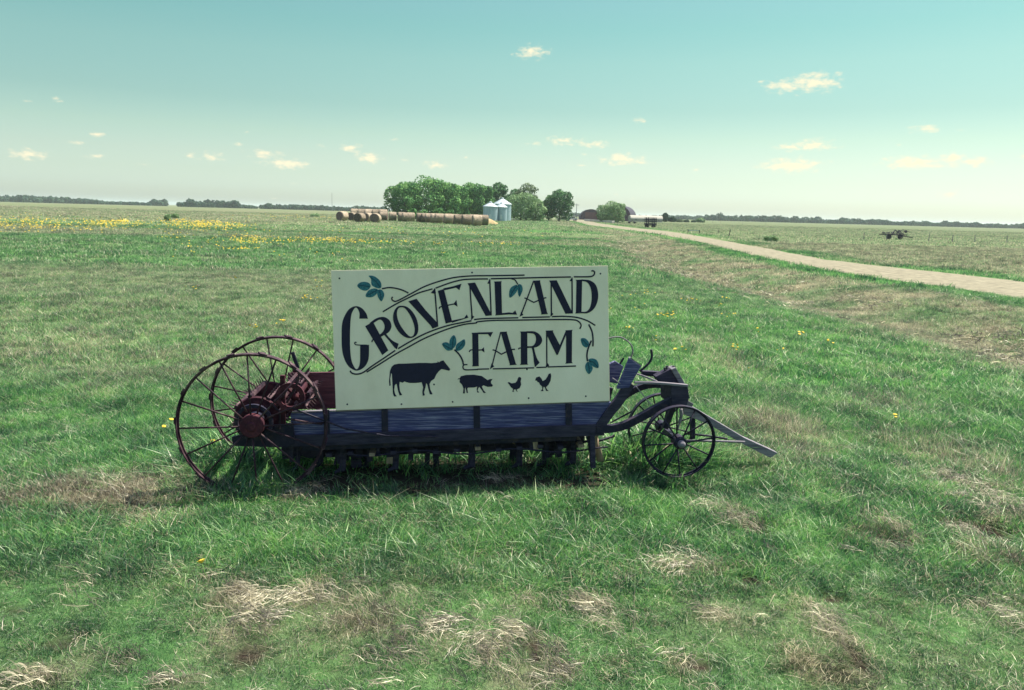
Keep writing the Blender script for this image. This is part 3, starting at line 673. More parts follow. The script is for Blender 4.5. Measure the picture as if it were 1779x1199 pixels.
    g = MB(); g.prism([lp(466,745,V0-.04), lp(508,735,V0-.04), lp(512,770,V0-.04), lp(500,778,V0-.04), lp(405,775,V0-.04), lp(402,760,V0-.04)], (0,.04,0)); g.build('gear_guard', M_iron, root, bevel=.004)
    g = MB(); g.lathe([(-.005,.085),(-.005,.125),(.02,.125),(.02,.085),(-.005,.085)], lp(504,690,V0-.06), 'y', 28); g.build('gear_wheel', M_rust, root)
    for P in ([(478,697),(493,688),(502,666)], [(470,700),(486,716),(486,745)], [(520,655),(514,672),(498,700)]):
        s = MB(); s.tube([lp(x, y, V0-.05) for x, y in P], .011, 6); s.build('brace', M_rimrust, root)
    s = MB(); s.bar(lp(508,612,.55), lp(518,640,.55), .03, .03, (0,1,0)); s.build('rear_lever', M_iron, root)
    # ---- front end
    def beam(P, th, v, w, m, name):
        """bent beam traced by its centre line, th deep (zoom units), w wide"""
        C_ = [np.array(c) for c in catmull(P, 5)]; n = len(C_); up_ = []; dn = []
        for i, c in enumerate(C_):
            d = C_[min(i+1, n-1)]-C_[max(i-1, 0)]; d = d/np.linalg.norm(d); nn = np.array([-d[1], d[0]]); up_.append(z4(*(c-nn*th/2), v)); dn.append(z4(*(c+nn*th/2), v))
        b = MB(); o = Vector((0, w, 0)); vs = up_+dn+[q+o for q in up_]+[q+o for q in dn]; fs = []
        for i in range(n-1): fs += [(i, i+1, n+i+1, n+i), (2*n+i, 3*n+i, 3*n+i+1, 2*n+i+1), (i, 2*n+i, 2*n+i+1, i+1), (n+i, n+i+1, 3*n+i+1, 3*n+i)]
        fs += [(0, n, 3*n, 2*n), (n-1, 3*n-1, 4*n-1, 2*n-1)]
        b.add(vs, fs); return b.build(name, m, root, bevel=.003)
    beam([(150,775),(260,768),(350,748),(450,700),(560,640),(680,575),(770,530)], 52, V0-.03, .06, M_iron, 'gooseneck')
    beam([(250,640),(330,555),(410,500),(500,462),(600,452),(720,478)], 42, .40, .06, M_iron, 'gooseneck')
    beam([(165,770),(240,660),(320,560),(395,440)], 66, V0-.02, .05, M_darkwood, 'front_post')
    beam([(250,470),(215,600),(130,760)], 40, .45, .05, M_darkwood, 'front_post')
    beam([(425,436),(600,440),(810,458)], 16, V0-.05, .04, M_greywood, 'top_rail')
    beam([(440,372),(500,392),(590,428)], 11, V0-.02, .03, M_greywood, 'top_rail')
    beam([(480,368),(560,372),(640,380)], 34, .25, .06, M_darkwood, 'cross_timber')
    b = MB(); b.prism([z4(685,450,V0-.04), z4(805,452,V0-.04), z4(818,540,V0-.04), z4(800,595,V0-.04), z4(750,612,V0-.04), z4(688,600,V0-.04)], (0,.34,0)); b.build('bolster', M_darkwood, root, bevel=.006)
    b = MB(); b.prism([z4(575,392,.02), z4(682,336,.02), z4(745,442,.02), z4(600,442,.02)], (0,.10,0)); b.build('bolster_block', M_darkwood, root, bevel=.004)
    b = MB(); b.prism([z4(688,338,.0), z4(720,326,.0), z4(786,440,.0), z4(748,446,.0)], (0,.12,0)); b.build('bolster_lit_face', M_greywood, root, bevel=.003)  # lit face of the bolster board, given as a paler piece
    for (x, y) in [(655,322),(705,322),(640,334)]:
        s = MB(); s.tube([z4(x,y+14,.06), z4(x,y-4,.06)], .008, 8); s.tube([z4(x,y-4,.06), z4(x,y-9,.06)], .016, 6); s.build('bolt', M_iron, root)
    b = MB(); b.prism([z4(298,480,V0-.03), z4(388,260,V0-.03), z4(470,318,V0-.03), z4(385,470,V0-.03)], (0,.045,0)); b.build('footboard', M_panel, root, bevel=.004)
    b = MB(); b.prism([z4(388,258,V0-.025), z4(398,254,V0-.025), z4(476,312,V0-.025), z4(468,322,V0-.025)], (0,.05,0)); b.build('board_edge', M_greywood, root)
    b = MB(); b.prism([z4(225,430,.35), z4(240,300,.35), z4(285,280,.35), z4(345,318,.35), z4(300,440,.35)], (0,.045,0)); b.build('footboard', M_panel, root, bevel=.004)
    s = MB(); s.tube([z4(*p, .1) for p in catmull([(543,195),(547,250),(522,298),(460,352)], 5)], .0115, 8); s.build('lever', M_iron, root, smooth=True)
    s = MB(); s.tube([z4(*p, .3) for p in catmull([(150,135),(240,114),(310,105),(360,125),(400,165),(410,210),(393,265)], 6)], .0065, 8); s.build('hoop_rod', M_greywood, root, smooth=True)
    s = MB(); s.bar(z4(345,255,.3), z4(318,300,.3), .016, .016, (0,1,0)); s.build('lever_latch', M_iron, root)
    s = MB(); s.tube([z4(430,455,V0-.06), z4(540,590,V0-.06)], .005, 6); s.build('tie_rod', M_greywood, root)
    s = MB(); s.tube([z4(250,722,.2), z4(400,642,.2)], .008, 6); s.build('tie_rod', M_iron, root)
    s = MB(); s.tube([z4(265,400,V0-.05), z4(320,440,V0-.05)], .006, 6); s.build('tie_rod', M_greywood, root)
    s = MB(); s.tube([z4(*p, V0-.08) for p in catmull([(755,622),(760,665),(748,715),(732,765)], 4)], [.016]*5+[.014]*4+[.008]*4, 10); s.build('draft_handle', M_greywood, root, smooth=True)
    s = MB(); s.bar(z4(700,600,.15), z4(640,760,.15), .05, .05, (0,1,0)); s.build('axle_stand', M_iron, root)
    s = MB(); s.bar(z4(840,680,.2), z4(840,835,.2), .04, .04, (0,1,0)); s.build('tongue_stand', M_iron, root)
    # tongue: a long timber running down to the ground
    b = MB(); b.prism([z4(770,575,.16), z4(830,600,.16), z4(1210,828,.16), z4(1455,940,.16), z4(1400,975,.16), z4(1190,868,.16), z4(960,735,.16), z4(770,660,.16)], (0,.09,0)); b.build('tongue', M_greywood, root, bevel=.004)
    for P, v in (([(790,850),(1000,853),(1215,860)], -.02), ([(800,800),(950,815),(1090,838)], .34)):
        s = MB(); s.tube([z4(x, y, v) for x, y in P], .011, 8); s.build('hound_rod', M_greywood if v < 0 else M_iron, root, smooth=True)
    s = MB(); s.bar(z4(760,560,.1), z4(835,600,.1), .05, .03, (0,1,0)); s.build('tongue_clamp', M_greywood, root)
build_spreader()
# ------------------------------------------------------------------ the farm sign: a 2.44 x 1.22 m board leaning on the box of the spreader
SG_C = np.array([-.3419, 6.6418, 1.3318]); _yw, _tl, _ro = R_(5.816), R_(6.664), R_(2.0435)
_X = np.array([math.cos(_yw), math.sin(_yw), 0]); _Yh = np.array([-math.sin(_yw), math.cos(_yw), 0]); _Z = np.array([0,0,1.])
_Z2 = math.cos(_tl)*_Z+math.sin(_tl)*_Yh
SX = math.cos(_ro)*_X+math.sin(_ro)*_Z2; SZ = math.cos(_ro)*_Z2-math.sin(_ro)*_X; SY = np.cross(SZ, SX)      # SY points away from the viewer
SG_O = SG_C-SZ*.61
def sgn(px, py):
    """point of the board's face under a traced spot, as (u, w) metres from the middle of its lower edge"""
    d = (px-CX)*rt-(py-CY)*up+F*fw
    t = ((SG_O-EYE)@SY)/(d@SY); P = EYE+t*d-SG_O
    return float(P@SX), float(P@SZ)
def build_sign():
    root = bpy.data.objects.new('farm_sign', None); COL.objects.link(root)
    Mx = Matrix.Identity(4)
    for i in range(3): Mx[i][0] = SX[i]; Mx[i][1] = SY[i]; Mx[i][2] = SZ[i]; Mx[i][3] = SG_O[i]
    root.matrix_world = Mx
    tag(root, 'large cream painted farm name board with navy lettering, leaning on the old spreader box', 'sign')
    mb = MB(); mb.box((-1.22, 0, 0), (1.22, .013, 1.22)); mb.build('board', M_sign, root, bevel=.002)
    # two upright battens behind the board
    for x in (-.8, .85):
        b = MB(); b.box((x-.03, .016, .05), (x+.03, .055, 1.12)); b.build('batten', M_greywood, root)
    for (x, z) in [(-1.12,.05),(-.65,.035),(-.2,.04),(.48,.05),(1.0,.05),(1.15,1.15),(-1.15,1.15),(0,1.18),(-.36,.2),(.47,.31)]:
        b = MB(); b.lathe([(-.003,0),(-.003,.006),(0,.008)], (x, 0, z), 'y', 10); b.build('screw', M_iron, root)
    lvl = [0]
    def uv(P, o):
        ox, oy = o
        return [sgn(ox+X/4.442, oy+Y/4.442) for X, Y in P]
    A = (570, 450); B = (810, 450)
    def flat(mb, pts2, mi=0):
        lvl[0] = (lvl[0]+1) % 12; y = -.0016-.00018*lvl[0]
        mb.prism([(u, y, w) for u, w in pts2], (0, -y-.0004, 0), mi)
    def poly(mb, P, o, mi=0): flat(mb, uv(P, o), mi)
    def smooth(P, o, closed=True, k=5):
        if closed:
            Q = [P[-1]]+list(P)+[P[0], P[1]]; C_ = catmull(Q, k); return [tuple(c) for c in C_[k:-k-1]] if False else [tuple(c) for c in C_[k:len(C_)-1-k]]
        return [tuple(c) for c in catmull(P, k)]
    def blob(mb, P, o, mi=0, k=4): poly(mb, smooth(P, o, True, k), o, mi)
    def stroke(mb, P, w, o, k=6, mi=0, taper=False):
        C_ = [np.array(c) for c in (catmull(P, k) if len(P) > 2 else [np.array(P[0], float), np.array(P[1], float)])]
        n = len(C_); Lf = []; Rt = []
        for i, c in enumerate(C_):
            d = C_[min(i+1, n-1)]-C_[max(i-1, 0)]; d = d/(np.linalg.norm(d)+1e-9); nn = np.array([-d[1], d[0]])
            ww = (w*1.22)/2*(1 if not taper else .45+.55*math.sin(math.pi*(i+.3)/(n)))
            Lf.append(c+nn*ww); Rt.append(c-nn*ww)
        u1 = uv(Lf, o); u2 = uv(Rt, o); lvl[0] = (lvl[0]+1) % 12; y = -.0016-.00018*lvl[0]
        vs = [(u, y, q) for u, q in u1]+[(u, y, q) for u, q in u2]+[(u, -.0004, q) for u, q in u1]+[(u, -.0004, q) for u, q in u2]
        fs = []
        for i in range(n-1): fs += [(i, i+1, n+i+1, n+i), (2*n+i, 3*n+i, 3*n+i+1, 2*n+i+1), (i, 2*n+i, 2*n+i+1, i+1), (n+i, n+i+1, 3*n+i+1, 3*n+i)]
        fs += [(0, n, 3*n, 2*n), (n-1, 3*n-1, 4*n-1, 2*n-1)]
        mb.add(vs, fs, mi)
    def letter(fn):
        mb = MB(); fn(mb); o = mb.build('letter', M_ink, root); return o
    def resamp(P, n):
        P = [np.array(p, float) for p in P]+[np.array(P[0], float)]; seg = [np.linalg.norm(P[i+1]-P[i]) for i in range(len(P)-1)]; T = np.r_[0, np.cumsum(seg)]
        return [np.array([np.interp(s, T, [p[0] for p in P]), np.interp(s, T, [p[1] for p in P])]) for s in np.linspace(0, T[-1], n, endpoint=False)]
    def ring(mb, O_, I_, o, n=48):
        a = uv(resamp(smooth(O_, o), n), o); b = uv(resamp(smooth(I_, o), n), o); lvl[0] = (lvl[0]+1) % 12; y = -.0016-.00018*lvl[0]
        vs = [(u, y, w) for u, w in a]+[(u, y, w) for u, w in b]+[(u, -.0004, w) for u, w in a]+[(u, -.0004, w) for u, w in b]; fs = []
        for i in range(n):
            j = (i+1) % n; fs += [(i, j, n+j, n+i), (i, 2*n+i, 2*n+j, j), (n+i, n+j, 3*n+j, 3*n+i)]
        mb.add(vs, fs)
    def cv(pts, k=5): return [tuple(p) for p in catmull(pts, k)]
    # GROVENLAND
    def G(m):
        poly(m, cv([(308,461),(293,418),(258,378),(212,364),(165,385),(130,435),(108,500),(104,600),(108,700),(125,770),(155,825),(190,852),(222,862),(262,848),(295,815),(312,770),(316,715),(316,662)])
             + [(247,665)]+cv([(247,720),(246,790),(238,830),(220,851),(200,830),(180,780),(171,700),(169,600),(172,500),(180,430),(198,390),(214,375),(230,388),(242,420),(241,461)]), A)
        stroke(m, [(220,645),(209,643),(206,653),(222,663),(300,665)], 7, A)
    letter(G)
    def Rr(m):
        poly(m, [(286,519),(345,485),(352,495),(465,706),(418,742)], A)
        poly(m, cv([(318,497),(360,465),(400,449),(440,450),(475,475),(489,515),(480,548),(455,575),(392,606)])+cv([(382,592),(412,573),(432,545),(435,512),(420,480),(395,469),(350,495)]), A)
        poly(m, [(432,583),(447,577)]+cv([(468,603),(500,632),(545,655)])+[(530,698),(514,686)]+cv([(490,655),(460,618),(436,590)]), A)
        stroke(m, [(338,642),(346,624),(385,608),(432,582)], 8, A)
    letter(Rr)
    letter(lambda m: ring(m, [(570,361),(612,371),(655,412),(684,465),(696,520),(692,570),(668,600),(632,611),(590,601),(545,562),(512,505),(501,450),(512,398),(538,367)],
                          [(566,373),(592,380),(622,418),(650,470),(667,530),(665,575),(648,598),(620,591),(582,548),(547,490),(531,430),(540,385)], A))
    def V(m):
        poly(m, [(619,327),(683,307),(752,395),(850,500),(848,522),(806,538),(790,512)], A)
        stroke(m, [(822,228),(836,400),(845,522)], 9, A); poly(m, [(792,263),(824,225),(832,262),(818,268)], A)
    letter(V)
    def E_(m):
        poly(m, [(847,246),(893,232),(958,486),(907,499)], A); poly(m, [(890,226),(960,212),(1030,191),(1013,241),(988,222),(894,243)], A)
        stroke(m, [(857,385),(867,370),(925,357),(985,345)], 8, A); poly(m, [(990,316),(999,368),(966,349)], A)
        poly(m, [(952,476),(1050,456),(1070,428),(1083,453),(957,493)], A)
    letter(E_)
    def N_(m):
        poly(m, [(10,188),(68,182),(198,435),(150,440)], B); stroke(m, [(27,190),(36,330),(46,462)], 9, B); poly(m, [(37,476),(37,430),(62,445)], B)
        stroke(m, [(181,160),(187,300),(192,436)], 9, B); poly(m, [(162,190),(183,150),(187,192)], B)
    letter(N_)
    letter(lambda m: (poly(m, [(214,174),(273,172),(270,182),(276,418),(330,412),(358,416),(378,397),(392,430),(330,428),(224,436),(228,425),(218,184)], B)))
    def A1(m):
        poly(m, [(513,168),(570,165),(570,176),(625,418),(632,425),(577,429),(580,420),(522,180)], B); stroke(m, [(520,170),(472,300),(425,425)], 8, B)
        poly(m, [(411,446),(424,405),(441,432)], B); stroke(m, [(449,301),(468,308),(522,336)], 8, B, k=3); stroke(m, [(520,336),(590,306),(618,299)], 8, B, k=3)
    letter(A1)
    def N2(m):
        poly(m, [(640,167),(698,164),(822,421),(765,423)], B); stroke(m, [(655,168),(656,300),(657,432)], 9, B); poly(m, [(650,448),(652,405),(673,424)], B)
        stroke(m, [(816,150),(817,300),(817,420)], 9, B); poly(m, [(796,171),(818,139),(822,172)], B)
    letter(N2)
    letter(lambda m: poly(m, [(843,161),(890,158)]+cv([(905,158),(960,168),(1000,202),(1018,270),(1010,335),(982,388),(936,418)])+[(841,421),(846,410),(850,170)]+[(893,172),(889,408)][::-1][:0]
           + [], B) if False else (poly(m, [(843,161),(898,159),(894,172),(889,410),(892,419),(841,421),(846,410),(850,170)], B),
             poly(m, cv([(890,158),(955,166),(1000,202),(1018,270),(1010,335),(982,388),(936,418),(886,419)])+cv([(886,408),(928,405),(956,370),(968,300),(960,225),(932,180),(890,170)]), B)))
    # FARM
    def F_(m):
        poly(m, [(40,570),(97,568),(93,578),(96,818),(99,827),(45,829),(49,818),(46,580)], B); poly(m, [(90,567),(206,564),(186,603),(168,580),(92,581)], B)
        stroke(m, [(22,717),(38,702),(95,703),(135,700)], 8, B); poly(m, [(136,681),(141,722),(112,703)], B)
    letter(F_)
    def A2(m):
        poly(m, [(262,563),(314,560),(314,570),(383,808),(391,816),(334,821),(336,812),(268,573)], B); stroke(m, [(266,566),(230,700),(198,828)], 8, B)
        poly(m, [(182,852),(195,805),(216,829)], B); stroke(m, [(203,701),(224,707),(272,736)], 8, B, k=3); stroke(m, [(270,736),(338,703),(376,697)], 8, B, k=3)
    letter(A2)
    def R2(m):
        poly(m, [(414,560),(475,559),(471,570),(472,806),(478,815),(414,818),(421,808),(421,570)], B)
        poly(m, cv([(465,558),(528,560),(570,588),(586,627),(570,662),(535,682),(465,688)])+cv([(465,674),(513,670),(534,643),(537,605),(519,578),(465,571)]), B)
        stroke(m, [(402,697),(413,688),(468,682)], 8, B); poly(m, [(505,682),(522,680)]+cv([(530,720),(545,765),(566,800)])+[(530,836),(521,790)]+cv([(519,760),(513,720),(506,690)]), B)
    letter(R2)
    def M_(m):
        poly(m, [(612,553),(672,551),(668,562),(726,672),(698,744),(628,600)], B); stroke(m, [(621,556),(621,700),(622,820)], 9, B); poly(m, [(612,842),(620,792),(641,822)], B)
        stroke(m, [(700,738),(740,640),(776,555)], 12, B); poly(m, [(764,551),(822,547),(816,558),(815,796),(822,804),(764,808),(770,798),(770,560)], B)
    letter(M_)
    # ruled lines and tendrils
    def line(P, o, w=9):
        mb = MB(); stroke(mb, P, w, o); mb.build('ruled_line', M_ink, root)
    def line2(PA, PB, w=9):
        mb = MB(); P = [(570+X/4.442, 450+Y/4.442) for X, Y in PA]+[(810+X/4.442, 450+Y/4.442) for X, Y in PB]
        Q = [((x-570)*4.442, (y-450)*4.442) for x, y in P]; stroke(mb, Q, w, A); mb.build('ruled_line', M_ink, root)
    line2([(498,292),(491,306),(502,322),(535,323),(640,268),(740,215),(850,175),(960,146),(1060,134),(1140,130)], [(200,129),(450,125)])
    line([(422,408),(520,350),(620,300),(700,262),(806,231)], A)
    line2([(830,225),(940,185),(1030,162),(1100,156)], [(90,155),(168,154)]); line([(190,153),(400,148),(600,143),(808,139)], B)
    line([(830,138),(950,137),(983,125),(990,102),(978,91),(966,95)], B)
    line([(415,230),(480,221),(560,236),(620,263)], A)
    line([(170,862),(183,880),(220,889),(270,876),(340,826),(430,766),(518,706)], A); line2([(540,692),(620,645),(720,590),(820,548),(940,510),(1050,488),(1090,480)], [(40,477)])
    line([(60,468),(150,460),(402,454)], B); line([(432,452),(645,447)], B); line([(662,445),(750,443),(850,451),(930,475),(996,513)], B)
    line2([(298,873),(400,810),(520,735),(620,680),(720,625),(820,580),(940,535),(1050,505),(1140,494)], [(90,485),(200,475),(400,472),(650,468),(820,469),(868,484),(886,512),(876,540)])
    line([(945,505),(970,560),(978,620),(977,675)], B, 10); line([(965,630),(941,690),(931,740),(935,790)], B, 10)
    line([(345,152),(375,162),(398,196)], B, 8)
    line2([(1075,815),(1048,818),(1041,838),(1060,855),(1150,853)], [(90,851),(176,848)], 8); line([(205,848),(360,845),(524,840)], B, 8); line([(541,838),(612,835)], B, 8); line([(628,833),(740,830),(846,826)], B, 8)
    line([(975,700),(1010,735),(1035,778),(1044,815)], A, 10)
    # leaves, each with its darker midrib
    def leaf(P, rib, o):
        mb = MB(); blob(mb, P, o); s = mb.build('leaf', M_leaf, root); m2 = MB(); stroke(m2, rib, 5, o)
        q = m2.build('midrib', M_leafvein, s)
        for v in q.data.vertices: v.co.y -= .003
    leaf([(313,130),(352,132),(390,157),(411,192),(405,226),(368,222),(336,200),(331,155)], [(325,140),(370,175),(400,218)], A)
    leaf([(226,212),(240,186),(280,176),(318,188),(328,215),(300,243),(262,240)], [(235,205),(280,208),(322,216)], A)
    leaf([(290,290),(308,247),(350,228),(384,236),(374,270),(338,295)], [(300,283),(340,262),(380,240)], A)
    leaf([(380,243),(413,238),(433,270),(426,305),(409,327),(384,290)], [(408,318),(405,275),(392,245)], A)
    leaf([(971,588),(988,618),(986,664),(960,690),(936,652),(945,612)], [(970,600),(962,645),(962,685)], A)
    leaf([(879,656),(910,642),(945,660),(964,696),(925,708),(896,686)], [(888,660),(925,680),(960,697)], A)
    leaf([(985,702),(990,662),(1020,637),(1052,620),(1058,658),(1035,694),(1005,709)], [(990,700),(1020,672),(1050,630)], A)
    leaf([(398,200),(425,200),(436,232),(426,266),(411,292),(398,262)], [(402,205),(412,240),(411,285)], B)
    leaf([(335,299),(332,250),(350,216),(392,200),(394,240),(370,277)], [(340,290),(362,245),(390,205)], B)
    leaf([(884,617),(915,612),(943,638),(945,668),(924,683),(895,664)], [(892,620),(920,648),(942,668)], B)
    leaf([(942,778),(970,767),(1005,779),(1021,812),(1018,841),(985,834),(960,812)], [(945,785),(985,800),(1016,838)], B)
    leaf([(938,793),(962,812),(975,848),(948,889),(923,860),(918,822)], [(938,800),(946,840),(948,882)], B)
    # animal silhouettes
    def sil(name, P, o):
        mb = MB(); poly(mb, P, o); mb.build(name, M_ink, root)
    sil('cow_silhouette', [(845,788),(855,798),(870,788),(890,782),(915,815),(943,850),(935,863),(900,855),(875,850),(855,866),(835,892),(820,925),(795,942),(783,965),(788,1005),(805,1040),(803,1046),(785,1044),(775,1010),(765,968),(757,958),(752,990),(740,1030),(748,1052),(730,1056),(727,1025),(733,990),(722,952),(680,957),(630,957),(600,950),(590,945),(575,955),(553,948),(550,975),(555,1020),(572,1050),(552,1054),(540,1020),(531,975),(527,962),(515,975),(510,1010),(517,1042),(530,1060),(510,1062),(500,1040),(498,990),(495,940),(492,890),(486,880),(480,925),(483,975),(473,981),(470,945),(477,865),(490,832),(510,815),(545,808),(600,807),(700,802),(760,802),(800,804),(845,799)], A)
    sil('pig_silhouette', [(-49,930),(-58,928),(-68,930),(-62,922),(-50,920),(-42,905),(0,895),(60,893),(120,903),(165,935),(182,927),(203,926),(190,946),(192,960),(206,974),(200,985),(165,987),(132,975),(120,985),(135,1015),(152,1033),(135,1035),(115,1005),(100,987),(92,1000),(88,1015),(101,1031),(85,1031),(80,1005),(85,985),(60,992),(14,993),(8,1003),(14,1034),(3,1034),(-2,1010),(-7,990),(-11,1003),(-10,1037),(-26,1038),(-21,1000),(-33,970),(-52,950)], B)
    sil('chicken_silhouette', [(319,955),(328,949),(350,960),(380,955),(392,940),(398,922),(405,910),(418,912),(425,922),(420,945),(424,970),(412,997),(392,1006),(390,1014),(398,1026),(386,1020),(382,1008),(372,1006),(364,1016),(371,1026),(355,1024),(362,1004),(345,990),(333,972)], B)
    sil('rooster_silhouette', [(531,937),(540,914),(565,906),(580,922),(590,942),(612,930),(628,905),(636,886),(652,883),(656,903),(651,938),(635,970),(616,990),(622,1005),(636,1018),(616,1018),(606,990),(597,986),(592,1005),(597,1019),(574,1019),(587,1004),(585,985),(570,970),(560,952),(550,950),(546,940)], B)
build_sign()
# ------------------------------------------------------------------ trees and the far farmyard
def leaf_material(name, cols, trans=.18):
    m = bpy.data.materials.new(name); m.use_nodes = True; nt = m.node_tree; N = nt.nodes; Lk = nt.links; N.clear()
    a = N.new('ShaderNodeAttribute'); a.attribute_name = 'b1'
    r = N.new('ShaderNodeValToRGB'); Lk.new(a.outputs['Fac'], r.inputs[0])
    for k, c in enumerate(cols):
        p = k/(len(cols)-1); e = r.color_ramp.elements[k] if k < 2 else r.color_ramp.elements.new(p); e.position = p; e.color = (*c, 1)
    d = N.new('ShaderNodeBsdfDiffuse'); t = N.new('ShaderNodeBsdfTranslucent'); Lk.new(r.outputs[0], d.inputs[0]); Lk.new(r.outputs[0], t.inputs[0])
    s = N.new('ShaderNodeMixShader'); s.inputs[0].default_value = trans; Lk.new(d.outputs[0], s.inputs[1]); Lk.new(t.outputs[0], s.inputs[2])
    o = N.new('ShaderNodeOutputMaterial'); Lk.new(s.outputs[0], o.inputs[0]); return m
ML_dark = leaf_material('leaves_dark', [(.035,.085,.045), (.075,.175,.07), (.15,.29,.12)])
ML_mid = leaf_material('leaves_mid', [(.045,.13,.05), (.12,.28,.09), (.24,.42,.14)])
ML_light = leaf_material('leaves_willow', [(.14,.24,.11), (.23,.35,.17), (.33,.46,.24)])
ML_green = leaf_material('leaves_green', [(.04,.11,.05), (.10,.24,.085), (.20,.37,.13)])
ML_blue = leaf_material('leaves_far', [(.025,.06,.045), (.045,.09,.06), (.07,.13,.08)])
ML_olive = leaf_material('leaves_olive', [(.09,.14,.08), (.15,.21,.11), (.22,.28,.16)])
def foliage(name, lobes, n, size, material, parent=None, shell=.82, loc=(0,0,0), gap=0.0, flat=1.0):
    """many small leaf clumps spread through the outer part of the lobes"""
    L = np.array(lobes, float); vol = (L[:,3]*L[:,4]*L[:,5])**(2/3); pick = rng.choice(len(L), n, p=vol/vol.sum())
    d = rng.normal(size=(n, 3)); d /= np.linalg.norm(d, axis=1)[:,None]
    rr = shell+(1.06-shell)*rng.uniform(size=n)**.7; rr = np.where(rng.uniform(size=n) < .16, rng.uniform(.2, 1.12, n), rr)
    C_ = L[pick,:3]+d*rr[:,None]*L[pick,3:6]
    # drop what is deep inside another lobe, and thin out by clumps
    keep = np.ones(n, bool)
    for l in L:
        q = np.sqrt((((C_-l[:3])/l[3:6])**2).sum(1)); keep &= ~((q < .62) & (rng.uniform(size=n) < .9))
    cl = fbm(C_[:,0]+C_[:,1]*.7, C_[:,2]*1.2+C_[:,1]*.4, max(1.2, size*3.2), 3, 41); keep &= (cl > gap)
    C_ = C_[keep]; d = d[keep]; cl = cl[keep]; m = len(C_)
    nr = d+rng.normal(0, .55, (m, 3)); nr[:,2] += .25; nr /= np.linalg.norm(nr, axis=1)[:,None]
    t = np.cross(nr, rng.normal(size=(m, 3))); t /= np.linalg.norm(t, axis=1)[:,None]; b = np.cross(nr, t)
    s = size*rng.uniform(.5, 1.2, m)[:,None]; t = t*s*.5; b = b*s*.5*flat
    V = np.stack([C_-t-b*.6, C_+t*.2-b, C_+t+b*.5, C_-t*.3+b], 1).reshape(-1, 3)-np.array(loc)
    Fc = np.arange(4*m, dtype=np.int32)
    me = bpy.data.meshes.new(name); me.vertices.add(4*m); me.vertices.foreach_set('co', V.astype(np.float32).ravel())
    me.loops.add(4*m); me.loops.foreach_set('vertex_index', Fc); me.polygons.add(m); me.polygons.foreach_set('loop_start', np.arange(m, dtype=np.int32)*4); me.update()
    tone = np.clip(.5+(cl-.5)*1.6+rng.normal(0, .22, m), 0, 1); add_attr(me, 'b1', np.repeat(tone, 4))
    me.materials.append(material); o = bpy.data.objects.new(name, me); COL.objects.link(o); o.parent = parent
    return o
def tree(name, px, dist, top, hw, label, cat, group, material, n=7000, size=.5, nl=16, cbase=.18, gap=0., dens_shape='round', base_px=None, seed=1, ry=None):
    g = np.random.default_rng(seed); b = at_depth(px, horizon(px), dist); x, y = b[0], b[1]
    H = EYE[2]+(horizon(px)-top)/F*dist*1.0; Wd = hw/F*dist; D = ry or Wd
    root = empty(name, (x, y, 0), 0, label, cat, group)
    zb = H*cbase; ch = H-zb; lobes = []
    lobes.append((0, 0, zb+ch*.48, Wd*.72, D*.72, ch*.46))
    for i in range(nl):
        a = 2*math.pi*i/nl*2.4+g.uniform(-.3, .3); t = (i+.5)/nl; zz = zb+ch*(.16+.70*t); prof = math.sin(math.pi*(.22+.66*t))**.8
        r = Wd*.62*prof; s = Wd*g.uniform(.26, .42)
        lobes.append((math.cos(a)*r, math.sin(a)*r*D/Wd, zz, s, s, min(s*.9, ch*.24)))
    for i in range(nl*2):
        l0 = lobes[1+int(g.integers(nl))]; dv = g.normal(size=3); dv /= np.linalg.norm(dv); dv[2] = abs(dv[2])*.8; q = g.uniform(.35, .55)
        lobes.append((l0[0]+dv[0]*l0[3]*.85, l0[1]+dv[1]*l0[4]*.85, min(l0[2]+dv[2]*l0[5]*.9, H*.97-l0[5]*q), l0[3]*q, l0[4]*q, l0[5]*q))
    o = foliage('crown', lobes, n, size, material, root, gap=gap)
    t = MB(); r0 = max(.12, H*.025); t.tube([(0,0,-.1), (.05*H*.1, 0, H*.25), (0, .05, H*.6)], [r0, r0*.75, r0*.35], 9); t.build('trunk', M_bark, root, smooth=True)
    for k in range(4):
        a = g.uniform(0, 6.28); l = MB(); l.tube([(0, 0, H*(.22+.08*k)), (math.cos(a)*Wd*.3, math.sin(a)*Wd*.3, H*(.4+.08*k)), (math.cos(a)*Wd*.55, math.sin(a)*Wd*.55, H*(.52+.09*k))], [r0*.5, r0*.32, r0*.12], 6)
        l.build('limb', M_bark, root, smooth=True)
    return root
GT = 'trees of the farmyard grove'
tree('broadleaf_tree', 702, 262, 318, 36, 'rounded dark tree at the left end of the grove', 'tree', GT, ML_mid, 12000, .55, 18, .03, seed=2)
tree('broadleaf_tree', 740, 268, 312, 46, 'tallest broad green tree of the grove, above the hay bales', 'tree', GT, ML_mid, 15000, .6, 22, .03, seed=3)
tree('broadleaf_tree', 775, 270, 317, 30, 'green tree just right of the tallest tree of the grove', 'tree', GT, ML_mid, 9000, .6, 16, .03, seed=4)
tree('broadleaf_tree', 798, 276, 321, 22, 'green tree filling the gap between the left grove and the darker middle trees', 'tree', GT, ML_mid, 7000, .6, 14, .0, seed=16)
tree('broadleaf_tree', 815, 285, 316, 30, 'darker green tree behind the middle of the grove', 'tree', GT, ML_green, 9000, .6, 16, .03, seed=5)
tree('broadleaf_tree', 836, 290, 320, 26, 'dark tree behind and left of the grain bins', 'tree', GT, ML_green, 8000, .6, 16, .0, seed=6)
tree('broadleaf_tree', 864, 300, 317, 24, 'dark pointed tree rising directly behind the grain bins', 'tree', GT, ML_dark, 8000, .6, 14, .03, seed=7)
tree('feathery_tree', 914, 300, 317, 24, 'thin feathery tree with sky showing through, behind the light bush', 'tree', GT, ML_olive, 6000, .5, 16, .1, gap=.40, seed=8)
